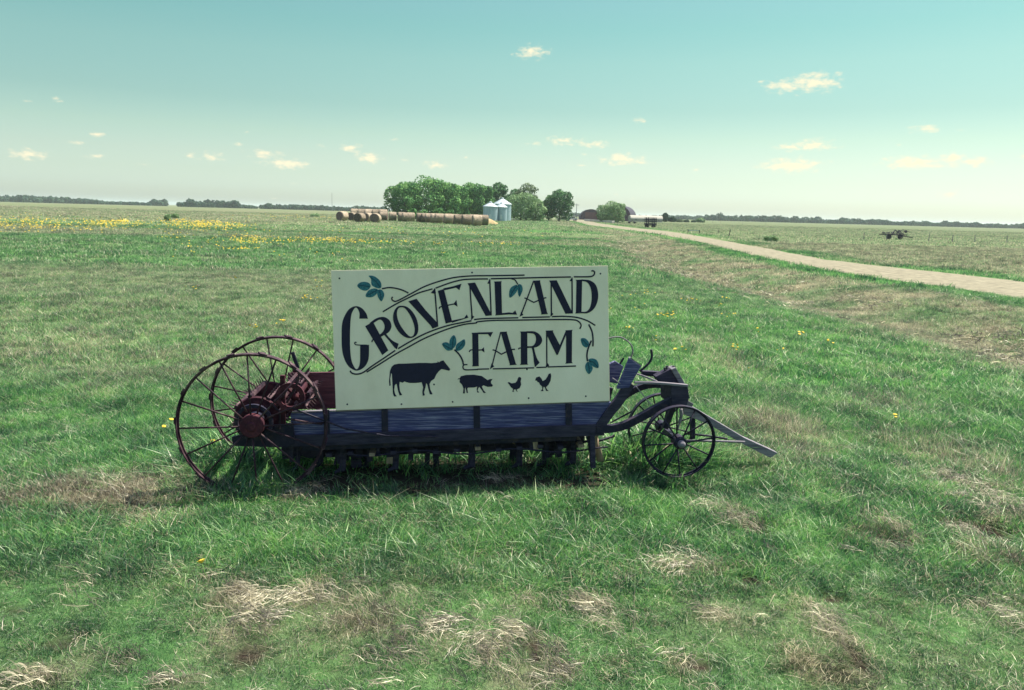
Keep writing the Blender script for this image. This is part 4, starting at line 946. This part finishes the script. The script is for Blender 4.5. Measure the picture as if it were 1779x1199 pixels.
tree('feathery_tree', 893, 305, 328, 18, 'small dark tree between the bins and the feathery tree', 'tree', GT, ML_dark, 5000, .5, 12, .05, seed=9)
tree('round_bush', 905, 268, 336, 30, 'light green rounded bush right of the grain bins', 'bush', GT, ML_light, 8000, .5, 16, .0, seed=10)
tree('round_bush', 930, 270, 345, 20, 'smaller light green bush beside the rounded one', 'bush', GT, ML_light, 4500, .5, 12, .0, seed=11)
tree('broadleaf_tree', 972, 290, 331, 26, 'dark blue-green tree standing alone at the right end of the grove', 'tree', GT, ML_dark, 9000, .55, 16, .06, gap=.30, seed=12)
tree('broadleaf_tree', 954, 294, 338, 14, 'narrow dark tree left of the lone end tree', 'tree', GT, ML_dark, 4000, .5, 12, .03, seed=14)
tree('willow', 1063, 290, 352.5, 27, 'pale green dome-shaped willow in front of the arched sheds', 'tree', None, ML_light, 12000, .42, 20, .0, seed=13)
GB = 'low bushes under the grove'
for i, (px, top, hw, lb) in enumerate([(717,362,12,'low pale bush under the left grove tree'), (736,364,10,'low pale bush under the tallest grove tree'), (762,361,13,'low pale bush right of the tallest grove tree'), (782,364,9,'low pale bush at the right of the bush row')]):
    tree('low_bush', px, 215, top, hw, lb, 'bush', GB, ML_mid, 2200, .4, 9, 0, seed=20+i)
GR = 'trees and bushes right of the white building'
for i, (px, top, hw, dist, mt, lb) in enumerate([(1155,370,6.5,420,ML_blue,'dark narrow tree at the right end of the white building'), (1168,377,8,430,ML_blue,'low dark tree right of the narrow one'),
        (1181,381,6,440,ML_olive,'low olive bush right of the low dark tree'), (1193,382.5,5,440,ML_blue,'small dark bush in the gap before the light tree'), (1217,379,8,460,ML_light,'light green round tree alone between low bushes'), (1205,383,4,450,ML_blue,'tiny dark bush left of the light round tree')]):
    tree('far_tree', px, dist, top, hw, lb, 'tree', GR, mt, 2200, .7, 10, 0, seed=30+i)
GS = 'bushes scattered in the left meadow'
for i, (px, py, hh, hw, lb) in enumerate([(290,384,11,5,'grey-green bush beyond the yellow flower band'), (303,380,8,7,'small bush just right of the grey-green bush'), (547,377,5,8,'low bush just left of the first hay bale'), (640,378,9,9,'bush showing behind the left hay bales'), (1343,419,9,12,'pale green weedy bush beyond the gravel road')]):
    d = ground(px, py)[1]; tree('meadow_bush', px, d, py-hh, hw, lb, 'bush', GS, ML_light, 1500, .022*d*.12+.1, 8, 0, seed=50+i, gap=.25)
def woods(name, label, segs, dist, material, size, n):
    """far woodland as one mass: segs = (px0, px1, height in px)"""
    lobes = []; g = np.random.default_rng(77)
    for (a, b, h0, h1) in segs:
        px = a
        while px < b:
            t = (px-a)/max(1, b-a); h = (h0+(h1-h0)*t)*g.uniform(.55, 1.15); w = g.uniform(3, 8); p = at_depth(px, horizon(px), dist*g.uniform(.97, 1.05))
            H = 2.4+h/F*dist; ww = w/F*dist
            lobes.append((p[0], p[1], H*.45, ww, ww, H*.55)); px += w*.8
    o = foliage(name, lobes, n, size, material, None, shell=.7); return tag(o, label, 'trees', kind='stuff')
woods('far_wood', 'dark line of woodland on the left horizon', [(-160,60,9,9),(60,120,7,8),(120,180,7,5),(180,262,3,2.5),(262,288,7,8)], 1100, ML_blue, 3.0, 16000)
woods('far_wood', 'clump of far trees on the horizon left of the grove', [(313,330,4,6),(330,410,9,9),(408,440,3,2),(455,520,6,5),(520,622,5,3.5),(620,668,6,7)], 950, ML_blue, 2.4, 14000)
woods('far_wood', 'dark line of woodland along the right horizon', [(1228,1252,6,8),(1252,1284,9,6),(1287,1420,7,8),(1420,1470,4,4),(1462,1545,7,6),(1545,1640,5,5),(1636,1700,6,5),(1700,1779,4,5),(1779,1960,6,7)], 1000, ML_blue, 2.4, 24000)
woods('far_wood', 'faint low trees on the horizon behind the farmyard', [(980,1012,4,4),(1095,1150,3,3),(1150,1230,4,5)], 1200, ML_blue, 2.4, 4000)

# ---- hay bales
def bale_mesh(seed):
    g = np.random.default_rng(seed); mb = MB(); n = 40; R0 = .92; Lh = .78
    prof = [(-Lh, 0), (-Lh-.02, .35), (-Lh, .72), (-Lh+.02, .84), (-Lh+.10, .92), (-Lh*.5, .93), (-Lh*.5+.01, .915), (0, .935), (.01, .915), (Lh*.5, .93), (Lh*.5+.01, .915), (Lh-.10, .92), (Lh-.02, .84), (Lh, .72), (Lh+.02, .35), (Lh, 0)]
    mb.lathe(prof, (0, 0, R0), 'x', n)
    for i, v in enumerate(mb.v):
        x, y, z = v; r = math.hypot(y, z-R0); a = math.atan2(z-R0, y); k = 1+g.normal(0, .012)+.03*math.sin(2*a+seed)
        y2 = math.cos(a)*r*k*1.03; z2 = R0+math.sin(a)*r*k*(.97 if z > R0 else .985); mb.v[i] = (x+g.normal(0, .012), y2, max(z2, .0))
    mb.m = [1 if (i//n) in (0,1,2,len(prof)-2,len(prof)-3,len(prof)-4) else 0 for i in range(len(mb.f))]
    me_o = mb.build('hay_bale', [M_bale, M_baleend], None, smooth=True); return me_o
protos = [bale_mesh(s) for s in (1, 2, 3)]; used = [False]*3
def bale(px, pyb, rz, label, z=0, sc=1, dist=None):
    k = random.randrange(3)
    o = protos[k] if not used[k] else protos[k].copy()
    if used[k]: COL.objects.link(o)
    used[k] = True
    p = ground(px, pyb); 
    if dist: p = at_depth(px, horizon(px), dist)
    o.location = (p[0], p[1]+.9, z-.03); o.rotation_euler = (0, 0, rz); o.scale = (sc,)*3; tag(o, label, 'hay bale', 'round hay bales by the grove')
Z6 = lambda X, Y: (560+X/3.867, 290+Y/3.867)
ordn = ['first','second','third','fourth','fifth','sixth','seventh','eighth','ninth','tenth','eleventh','twelfth']
for (X, Y, rz, lb, sc) in [(128,363,1.0,'large hay bale farthest left with its dark round end facing us',1.1), (198,362,1.2,'hay bale partly hidden behind the farthest left bale',1), (245,371,1.1,'hay bale with dark round end, right of the farthest left one',1), (300,369,1.0,'hay bale between the dark-ended bale and the pale-ended bale',1), (352,375,1.45,'hay bale with its pale round end facing us, left of the long row',1)]:
    bale(*Z6(X, Y), rz, lb, sc=sc)
for i, (X, Y) in enumerate([(408,361),(468,363),(530,365),(590,368),(655,372),(715,375),(780,380),(845,384),(910,388),(965,392),(1037,397)]):
    bale(*Z6(X, Y), .12+rng.normal(0, .06), ('leftmost' if i == 0 else ordn[i])+' bale of the long front row of hay bales, counted from the left' if i < 10 else 'hay bale at the right end of the long front row, by the straw heap', sc=1.13+rng.normal(0, .02))
for i, (X, dist) in enumerate([(215,205),(262,205),(310,205),(358,205),(405,205)]):
    bale(Z6(X, 0)[0], 0, .1, ordn[i]+' bale from the left of the back row behind the left hay bales', z=.0, sc=1.45, dist=dist)
for i, (X, dist) in enumerate([(560,172),(690,168),(752,163),(828,160),(890,156),(1020,152),(1085,150)]):
    bale(Z6(X, 0)[0], 0, .12, ordn[i]+' bale from the left peeping over the long front row', z=0, sc=1.12, dist=dist)
# straw heap
def heap(px, py, w, h, label):
    p = ground(px, py); mb = MB(); n = 28; g = np.random.default_rng(5); K = 7
    for r in range(K):
        t = r/(K-1)
        for k in range(n):
            a = 2*math.pi*k/n; rr = w*(1-t)*(1+.15*math.sin(3*a+1)+g.normal(0, .04)); mb.v.append((math.cos(a)*rr, math.sin(a)*rr*.6, h*(1-(1-t)**1.6)*(1+g.normal(0,.03))-.05*(r == 0)))
    for r in range(K-1):
        for k in range(n): mb.f.append((r*n+k, r*n+(k+1)%n, (r+1)*n+(k+1)%n, (r+1)*n+k)); mb.m.append(0)
    o = mb.build('straw_heap', M_straw, smooth=True); o.location = (p[0], p[1]+1, 0); tag(o, label, 'straw heap')
heap(848, 389.5, 2.0, 1.15, 'pale yellow heap of loose straw at the right end of the hay bales')

# ---- grain bins
def grain_bin(px, dist, hw, eave, apex, label):
    p = at_depth(px, horizon(px), dist); R0 = hw/F*dist; He = EYE[2]+(horizon(px)-eave)/F*dist; Ha = EYE[2]+(horizon(px)-apex)/F*dist
    root = empty('grain_bin', (p[0], p[1], 0), 0, label, 'grain bin', 'steel grain bins by the grove')
    prof = []; k = int(He/.16)
    for i in range(k+1): prof.append((He*i/k, R0+(.03 if i % 2 else 0)))
    w = MB(); w.lathe([(-.1, R0)]+prof, (0,0,0), 'z', 48); w.build('wall', M_galv, root)
    r = MB(); r.lathe([(He-.1, R0+.22), (He, R0+.2), (Ha-.35, .45), (Ha-.33, .45), (Ha-.3, .0)], (0,0,0), 'z', 32); rf = r.build('roof', M_galvroof, root)
    for q in range(16):
        a = 2*math.pi*q/16; s = MB(); s.bar((math.cos(a)*(R0+.2), math.sin(a)*(R0+.2), He+.02), (math.cos(a)*.45, math.sin(a)*.45, Ha-.31), .06, .07); s.build('roof_rib', M_galvroof, rf)
    v = MB(); v.lathe([(Ha-.33, .42), (Ha, .42), (Ha+.12, .0)], (0,0,0), 'z', 16); v.build('cap', M_galvroof, rf)
    d = MB(); d.box((-.35, -R0-.08, .6), (.35, -R0+.15, 2.0)); d.build('door', M_galvroof, root)
    for q in range(14):
        s = MB(); s.box((R0*.5, -R0*.9-.1, .5+q*.3), (R0*.5+.4, -R0*.9-.06, .53+q*.3))
        if .5+q*.3 < He: s.build('ladder_rung', M_galvroof, root)
grain_bin(852, 236, 12.4, 359, 351, 'front left grain bin with conical roof')
grain_bin(872.5, 252, 15.2, 355, 344.5, 'tallest grain bin, behind the two smaller ones')
grain_bin(871, 238, 9.5, 360, 352.5, 'small grain bin standing between the front left one and the tallest')
def trough(px, py, L_, label):
    p = ground(px, py); r = empty('feed_trough', (p[0], p[1], 0), 0, label, 'trough', 'white troughs by the bins')
    b = MB(); b.box((-L_/2, -.4, .25), (L_/2, -.34, .62)); b.box((-L_/2, .34, .25), (L_/2, .4, .62)); b.box((-L_/2, -.34, .25), (-L_/2+.06, .34, .62)); b.box((L_/2-.06, -.34, .25), (L_/2, .34, .62)); b.box((-L_/2+.06, -.34, .25), (L_/2-.06, .34, .3)); b.build('basin', M_white, r)
    for s in (-1, 1): f = MB(); f.box((s*L_*.35-.1, -.3, -.05), (s*L_*.35+.1, .3, .25)); f.build('foot', M_white, r)
trough(871, 384, 2.6, 'white feed trough directly in front of the grain bins'); trough(896, 382.6, 3.4, 'longer white feed trough right of the grain bins')

# ---- arched sheds and the white building
def arch_shed(px, dist, hw, top, depth, label, door=None, name='arched_shed', mat_roof=None, mat_end=None, rz=0, kx=1.0):
    p = at_depth(px, horizon(px), dist); w = hw/F*dist; H = EYE[2]+(horizon(px)-top)/F*dist
    r = empty(name, (p[0], p[1], 0), rz, label, 'shed')
    n = 24; arc = [(-math.cos(math.pi*i/n)*w, math.sin(math.pi*i/n)**.85*H) for i in range(n+1)]
    e = MB(); e.prism([(x, 0, z) for x, z in arc], (0, .15, 0)); e.build('end_wall', mat_end or M_shedend, r)
    f = MB()
    for i in range(n):
        (x0, z0), (x1, z1) = arc[i], arc[i+1]; s = 1.02
        f.add([(x0*s, -.2, z0*s), (x1*s, -.2, z1*s), (x1*s, depth, z1*s), (x0*s, depth, z0*s), (x0*s*.98, -.2, z0*s*.98), (x1*s*.98, -.2, z1*s*.98)], [(0,1,2,3), (0,4,5,1)])
    f.build('roof', mat_roof or M_darkwood, r)
    if door:
        for k in (0, 1):
            d = MB(); a = -door[0]*w+k*(door[0]*w+.05); d.box((a, -.1, .1), (a+door[0]*w, -.003, door[1]*H)); d.build('door', M_sheddoor, r)
    return r
arch_shed(1027, 430, 18.5, 364.2, 26, 'left arched shed with reddish brown doors beside the willow', (.55, .72), rz=-.05)
arch_shed(1074, 400, 22, 358, 30, 'larger dark arched shed mostly hidden behind the willow', (.5, .7), rz=-.25)
def white_building():
    px, dist = 1124, 380; p = at_depth(px, horizon(px), dist); hw = 27/F*dist; H = EYE[2]+(horizon(px)-374.5)/F*dist
    r = empty('white_building', (p[0], p[1], 0), 0, 'long low white building right of the arched sheds', 'building')
    w = MB(); w.box((-hw, 0, -.1), (hw, 9, H*.35)); w.build('wall', M_cream, r)
    n = 12; f = MB()
    arc = [(4.5-math.cos(math.pi*i/n)*4.7, H*.35+math.sin(math.pi*i/n)*H*.65) for i in range(n+1)]
    for i in range(n): f.add([(-hw-.2, arc[i][0], arc[i][1]), (hw+.2, arc[i][0], arc[i][1]), (hw+.2, arc[i+1][0], arc[i+1][1]), (-hw-.2, arc[i+1][0], arc[i+1][1])], [(0,1,2,3)])
    f.build('roof', M_cream, r)
    for s in (-1, 1): g = MB(); g.prism([(s*hw, y, z) for y, z in arc], (.1*s, 0, 0)); g.build('gable', M_cream, r)
    for k in range(4):
        d = MB(); x = -hw*.75+k*hw*.48; d.box((x, -.04, .9), (x+1.0, -.002, 1.6)); d.build('window', M_glass, r)
white_building()
def bunk():
    a = at_depth(1017, horizon(1017), 330); b = at_depth(1066, horizon(1066), 270); L_ = math.hypot(b[0]-a[0], b[1]-a[1]); r = empty('feed_bunk', ((a[0]+b[0])/2, (a[1]+b[1])/2, 0), math.atan2(b[1]-a[1], b[0]-a[0]), 'long low white feed bunk in front of the red-doored shed', 'feed bunk')
    m = MB(); m.box((-L_/2, -.5, .15), (L_/2, -.4, .85)); m.box((-L_/2, .4, .15), (L_/2, .5, .85)); m.box((-L_/2, -.4, .15), (L_/2, .4, .25)); m.build('bunk', M_white, r)
    for k in range(8): f = MB(); x = -L_/2+L_*(k+.5)/8; f.box((x-.1, -.45, -.05), (x+.1, .45, .15)); f.build('foot', M_white, r)
bunk()
# ---- vehicles
def truck(px, dist, label, paint, rz=0, name='pickup_truck'):
    p = at_depth(px, horizon(px), dist); r = empty(name, (p[0], p[1], 0), rz, label, 'truck')
    side = [(-2.7,.5),(-2.7,1.05),(-.5,1.1),(-.25,1.75),(1.0,1.78),(1.45,1.2),(2.45,1.05),(2.6,.85),(2.6,.5)]
    b = MB(); b.prism([(x, -.95, z) for x, z in side], (0, 1.9, 0)); b.build('body', paint, r, bevel=.04)
    for s in (-.96, .955):
        for q in ([(-.35,1.15),(-.15,1.65),(.4,1.68),(.4,1.15)], [(.5,1.15),(.5,1.68),(.92,1.68),(1.3,1.18)]): g = MB(); g.prism([(x, s, z) for x, z in q], (0, .01, 0)); g.build('window', M_glass, r)
    for x in (-1.75, 1.7):
        for y in (-.98, .76):
            w = MB(); w.lathe([(0,0),(0,.25),(0,.38),(.22,.38),(.22,0)], (x, y, .38), 'y', 20); wo = w.build('wheel', M_iron, r)
            q = MB(); q.lathe([(-.012,0),(-.012,.2),(.0,.21)], (x, y, .38), 'y', 16); q.build('hubcap', M_galvroof, wo)
M_carp = mat('pale_car_paint', (.42,.46,.44), (.5,.54,.52), 1, .35)
truck(979, 300, 'pale pickup truck parked at the end of the road by the grove', M_carp, .05)
truck(993, 330, 'second pale truck parked between the pickup and the power pole', M_carp, .4)
truck(797, 178, 'white truck with only its cab roof showing above the hay bales', M_white, .2)
# ---- poles
def pole(px, dist, top, label, w=.14, cross=True, name='power_pole'):
    p = at_depth(px, horizon(px), dist); H = EYE[2]+(horizon(px)-top)/F*dist; r = empty(name, (p[0], p[1], 0), .3, label, 'pole')
    m = MB(); m.tube([(0,0,-.3), (0,0,H)], [w, w*.7], 8); m.build('shaft', M_greywood, r)
    if cross: c = MB(); c.box((-.9, -.05-w, H-.7), (.9, .05-w, H-.55)); c.build('crossarm', M_greywood, r)
pole(1001.3, 300, 354, 'wooden power pole at the end of the gravel road')
pole(577, 800, 336, 'very thin faint mast on the horizon left of the grove', .22, False, 'radio_mast')
# ---- implements
def hay_rack():
    px, py = 1130.5, 395.5; p = ground(px, py); r = empty('rack_wagon', (p[0], p[1], 0), 0, 'dark farm wagon with upright rack posts, beside the road near the willow', 'wagon')
    b = MB(); b.box((-1.35, -.02, .62), (1.35, 1.85, .95)); b.build('deck', M_iron, r)
    for x in (-1.2, -.75, -.3, .3, .75, 1.15):
        for y in (.05, 1.7): q = MB(); q.box((x, y, .95), (x+.13, y+.13, 2.35)); q.build('rack_post', M_darkwood, r)
    for z in (1.35, 1.8): q = MB(); q.box((-1.3, -.05, z), (1.35, .0, z+.18)); q.build('rack_rail', M_darkwood, r)
    for x in (-.8, .8):
        for y in (-.05, 1.65): w = MB(); w.lathe([(0,0),(0,.35),(.16,.35),(.16,0)], (x, y, .35), 'y', 18); w.build('wheel', M_iron, r)
    q = MB(); q.bar((-1.2,-.3,.5), (1.4,-.3,.42), .25, .14); q.build('drawbar', M_iron, r)
hay_rack()
def cultivator(px, py, W_, label, name='cultivator', hh=1.0, n=15):
    p = ground(px, py); r = empty(name, (p[0], p[1], 0), .05, label, 'farm machine')
    for y in (0, .8, 1.6): b = MB(); b.box((-W_/2, y, .55*hh), (W_/2, y+.12, .67*hh)); b.build('frame_beam', M_iron, r)
    for x in (-W_/2, 0, W_/2-.1): b = MB(); b.box((x, .12, .56*hh), (x+.1, 1.6, .66*hh)); b.build('cross_member', M_iron, r)
    for k in range(n):
        x = -W_/2+W_*(k+.5)/n; y = (k % 3)*.8; b = MB(); b.tube([(x,y,.6*hh), (x,y+.25,.95*hh), (x,y+.5,.6*hh), (x,y+.25,.0)], .055, 6); b.build('tine', M_iron, r)
    for x in (-.9, .9): w = MB(); w.lathe([(0,0),(0,.38),(.2,.38),(.2,0)], (x, .3, .38), 'y', 18); w.build('wheel', M_iron, r)
    b = MB(); b.bar((0,0,.6*hh), (W_*.55,-1.2,.35), .12); b.build('drawbar', M_iron, r)
    b = MB(); b.bar((-.5,.4,.67*hh), (.3,.9,1.25*hh), .12); b.bar((.3,.9,1.25*hh), (.9,.4,.67*hh), .12); b.build('mast', M_iron, r)
cultivator(1556, 416, 3.6, 'dark cultivator with curved tines standing in the pasture across the road', hh=1.15)
cultivator(1098, 389, 3.0, 'small dark implement between the willow and the rack wagon', 'harrow', .9, 6)
cultivator(1569, 405, 2.2, 'low dark implement just beyond the cultivator', 'harrow', .7, 5)
def low_rail():
    a = ground(1195, 404.3); b = ground(1215.5, 405.2); r = empty('low_rail', (a[0], a[1], 0), math.atan2(b[1]-a[1], b[0]-a[0]), 'low metal rail on two posts beside the road', 'rail'); L_ = math.hypot(b[0]-a[0], b[1]-a[1])
    for x in (0, L_-.1): q = MB(); q.box((x, -.05, -.1), (x+.1, .05, .5)); q.build('post', M_iron, r)
    q = MB(); q.box((.1, -.03, .36), (L_-.1, .03, .46)); q.build('rail', M_galv, r)
low_rail()
def fence(pts, ht, label, wires=2, tilt=.04):
    P = [ground(*p) for p in pts]; o = P[0]; r = empty('wire_fence', (o[0], o[1], 0), 0, label, 'fence'); tops = []
    for p in P:
        x, y = p[0]-o[0], p[1]-o[1]; q = MB(); dx = rng.normal(0, tilt); q.tube([(x, y, -.1), (x+dx, y, ht*rng.uniform(.9, 1.1))], [.055, .045], 7); q.build('post', M_greywood, r); tops.append((x, y))
    for k in range(wires):
        z = ht*(.9-.35*k); w = MB(); w.tube([(x, y, z) for x, y in tops], .008, 4); w.build('wire', M_iron, r)
fence([(1500,416),(1540,417.5),(1613,419),(1654.5,420.5),(1693,420.5),(1749,422),(1800,423.5)], 1.05, 'wire fence across the pasture right of the cultivator')
fence([(998,379.5),(1007,381),(1026,385),(1035,387.5),(1052,390),(1073,392)], 1.2, 'wire fence along the road in front of the willow')
fence([(1238,388.5),(1252,389),(1290,391),(1330,392)], 1.4, 'far wire fence on the right before the woodland', 2)
for (px, py, h_, lb) in [(1267, 409, .95, 'leaning wooden post alone beyond the road'), (1247.5, 405, .55, 'short post left of the leaning lone post')]:
    p = ground(px, py); q = MB(); q.tube([(0,0,-.1), (.06,0,h_)], [.06,.05], 8); q.box((-.06+.04, -.08, h_*.62), (.13, -.05, h_*.74)); o = q.build('fence_post', M_darkwood); o.location = (p[0], p[1], 0); tag(o, lb, 'post')
# ---- dandelions
M_yel = mat('dandelion_yellow', (.62,.42,.03), (.78,.58,.06), 20, .7)
M_stem = mat('flower_stem', (.08,.18,.04), (.12,.24,.06), 20, .7)
def dand_proto():
    h = MB(); n = 12
    h.lathe([(-.012,.004),(-.004,.016),(.004,.021),(.010,.014),(.013,0)], (0,0,.15), 'z', n)
    g = np.random.default_rng(4)
    for k in range(22):
        a = g.uniform(0, 6.28); c, s = math.cos(a), math.sin(a); w = .004
        h.add([(c*.008-s*w, s*.008+c*w, .156), (c*.008+s*w, s*.008-c*w, .156), (c*.027+s*w, s*.027-c*w, .158), (c*.027-s*w, s*.027+c*w, .158)], [(0,1,2,3)])
    st = MB(); st.tube([(.01,0,-.02), (0,.005,.07), (0,0,.145)], .0025, 6)
    o = h.build('dandelion', M_yel); s = st.build('stem', M_stem, o, smooth=True); return o
dp = dand_proto(); firstd = [True]
def dandelion(x, y, label, group, sc=1):
    o = dp if firstd[0] else copy_tree(dp); firstd[0] = False
    sc *= .8; o.location = (x, y, float(hgt(x, y)[0])); o.rotation_euler = (random.uniform(-.5, .1), random.uniform(-.2, .2), random.uniform(0, 6)); o.scale = (sc,)*3; tag(o, label, 'dandelion', group)
for (px, py, lb, sc) in [(294,733,'yellow dandelion at the left of the big rear wheel, upper of two',1.15), (285,738,'yellow dandelion beside the upper one left of the rear wheel',.95), (372,766,'yellow dandelion seen between the rear wheel spokes',1.1), (378,768,'dandelion touching the one between the wheel spokes',1.0), (362,985,'single yellow dandelion in the foreground lawn',1.3)]:
    p = ground(px, py, .1); dandelion(p[0], p[1], lb, None, sc)
for (px, py, k, sx, sy) in [(1125,510,9,16,4),(1092,515,2,8,4),(1205,524,10,18,4),(1262,521,3,8,3),(1275,550,5,10,3),(1158,553,14,16,6),(1088,570,5,10,3),(1280,604,6,10,3),(1386,580,4,8,2),(1440,598,5,8,3),(1362,603,3,8,3),(1318,574,2,6,3),(1112,538,3,10,5),(1252,533,4,12,4),(1140,592,2,8,3),(1176,611,2,6,2),(1192,610,2,5,2),(535,515,14,14,5),(490,562,5,10,3),(437,570,5,8,3),(520,562,3,7,3),(340,500,5,8,4),(410,484,4,6,3),(300,438,0,1,1),(1554,727,2,5,2),(1060,540,2,5,3),(555,490,6,20,8),(1300,640,1,2,2)]:
    for j in range(k):
        a = px+random.gauss(0, sx*.6); b = py+random.gauss(0, sy*.6); p = ground(a, b, .1); dandelion(p[0], p[1], 'yellow dandelion in one of the small clusters in the meadow', 'dandelions scattered in the meadow', random.uniform(.75, 1.3))
def flower_fields():
    mb = MB(); g = np.random.default_rng(12); X = []; Y = []; S = []
    for (px, py, hx, hy, n) in [(365,391,55,6,1500),(330,388,60,6,700),(200,390,40,7,500),(180,386,30,4,350),(215,385,12,2,220),(80,388,90,10,800),(20,383,60,8,400),(100,398,90,6,200),(310,384,30,4,120),(420,417,50,8,380),(470,420,60,5,330),(560,418,60,4,330),(600,421,40,4,150),(640,421,60,3,220),(740,424,60,4,120),(340,430,60,14,80),(420,433,30,3,90),(520,377,60,4,200),(470,373,60,5,120),(870,424,40,5,140),(790,442,30,3,30),(700,400,120,8,120),(850,405,90,8,60),(560,440,100,12,60),(300,412,20,8,90),(380,400,80,6,200),(1080,372,1,1,0),(-80,390,80,8,500)]:
        for k in range(int(n*.36)):
            a = g.normal(0, .62)*hx+px; b = g.normal(0, .6)*hy+py
            if b < horizon(a)+12: continue
            if fbm(np.array([a*.05]), np.array([b*.35]), 1, 3, 55)[0] < .42 and g.uniform() < .8: continue
            p = ground(a, b, .12); X.append(p[0]); Y.append(p[1]); S.append(g.uniform(.5, 1.2)*(.02+.00065*p[1]))
    X = np.array(X); Y = np.array(Y); Z = hgt(X, Y)+.2
    for x, y, z, s in zip(X, Y, Z, S):
        zz = z+g.uniform(-.03, .06); a = g.uniform(0, 3); c, q = math.cos(a)*s, math.sin(a)*s
        mb.add([(x-c, y-q, zz), (x+q, y-c, zz-.3*s), (x+c, y+q, zz), (x-q, y+c, zz+.3*s), (x, y, zz+.5*s), (x, y, zz-.5*s)], [(0,1,4),(1,2,4),(2,3,4),(3,0,4),(1,0,5),(2,1,5),(3,2,5),(0,3,5)])
    o = mb.build('yellow_flowers', M_yel, recalc=False); tag(o, 'bands of yellow flowers across the left meadow', 'flowers', kind='stuff')
flower_fields()

# ------------------------------------------------------------------ the air between here and the horizon
def build_haze():
    m = bpy.data.materials.new('pale_air'); m.use_nodes = True; N = m.node_tree.nodes; N.clear()
    v = N.new('ShaderNodeVolumePrincipled'); o = N.new('ShaderNodeOutputMaterial'); m.node_tree.links.new(v.outputs[0], o.inputs['Volume'])
    v.inputs['Color'].default_value = (.80, .92, .94, 1); v.inputs['Density'].default_value = HAZE; v.inputs['Anisotropy'].default_value = .25
    b = MB(); b.box((-6300, -4300, -2.2), (6300, 9400, 24)); h = b.build('haze', m); tag(h, 'thin pale haze over the fields', 'haze', kind='stuff')
HAZE = .00014
build_haze()
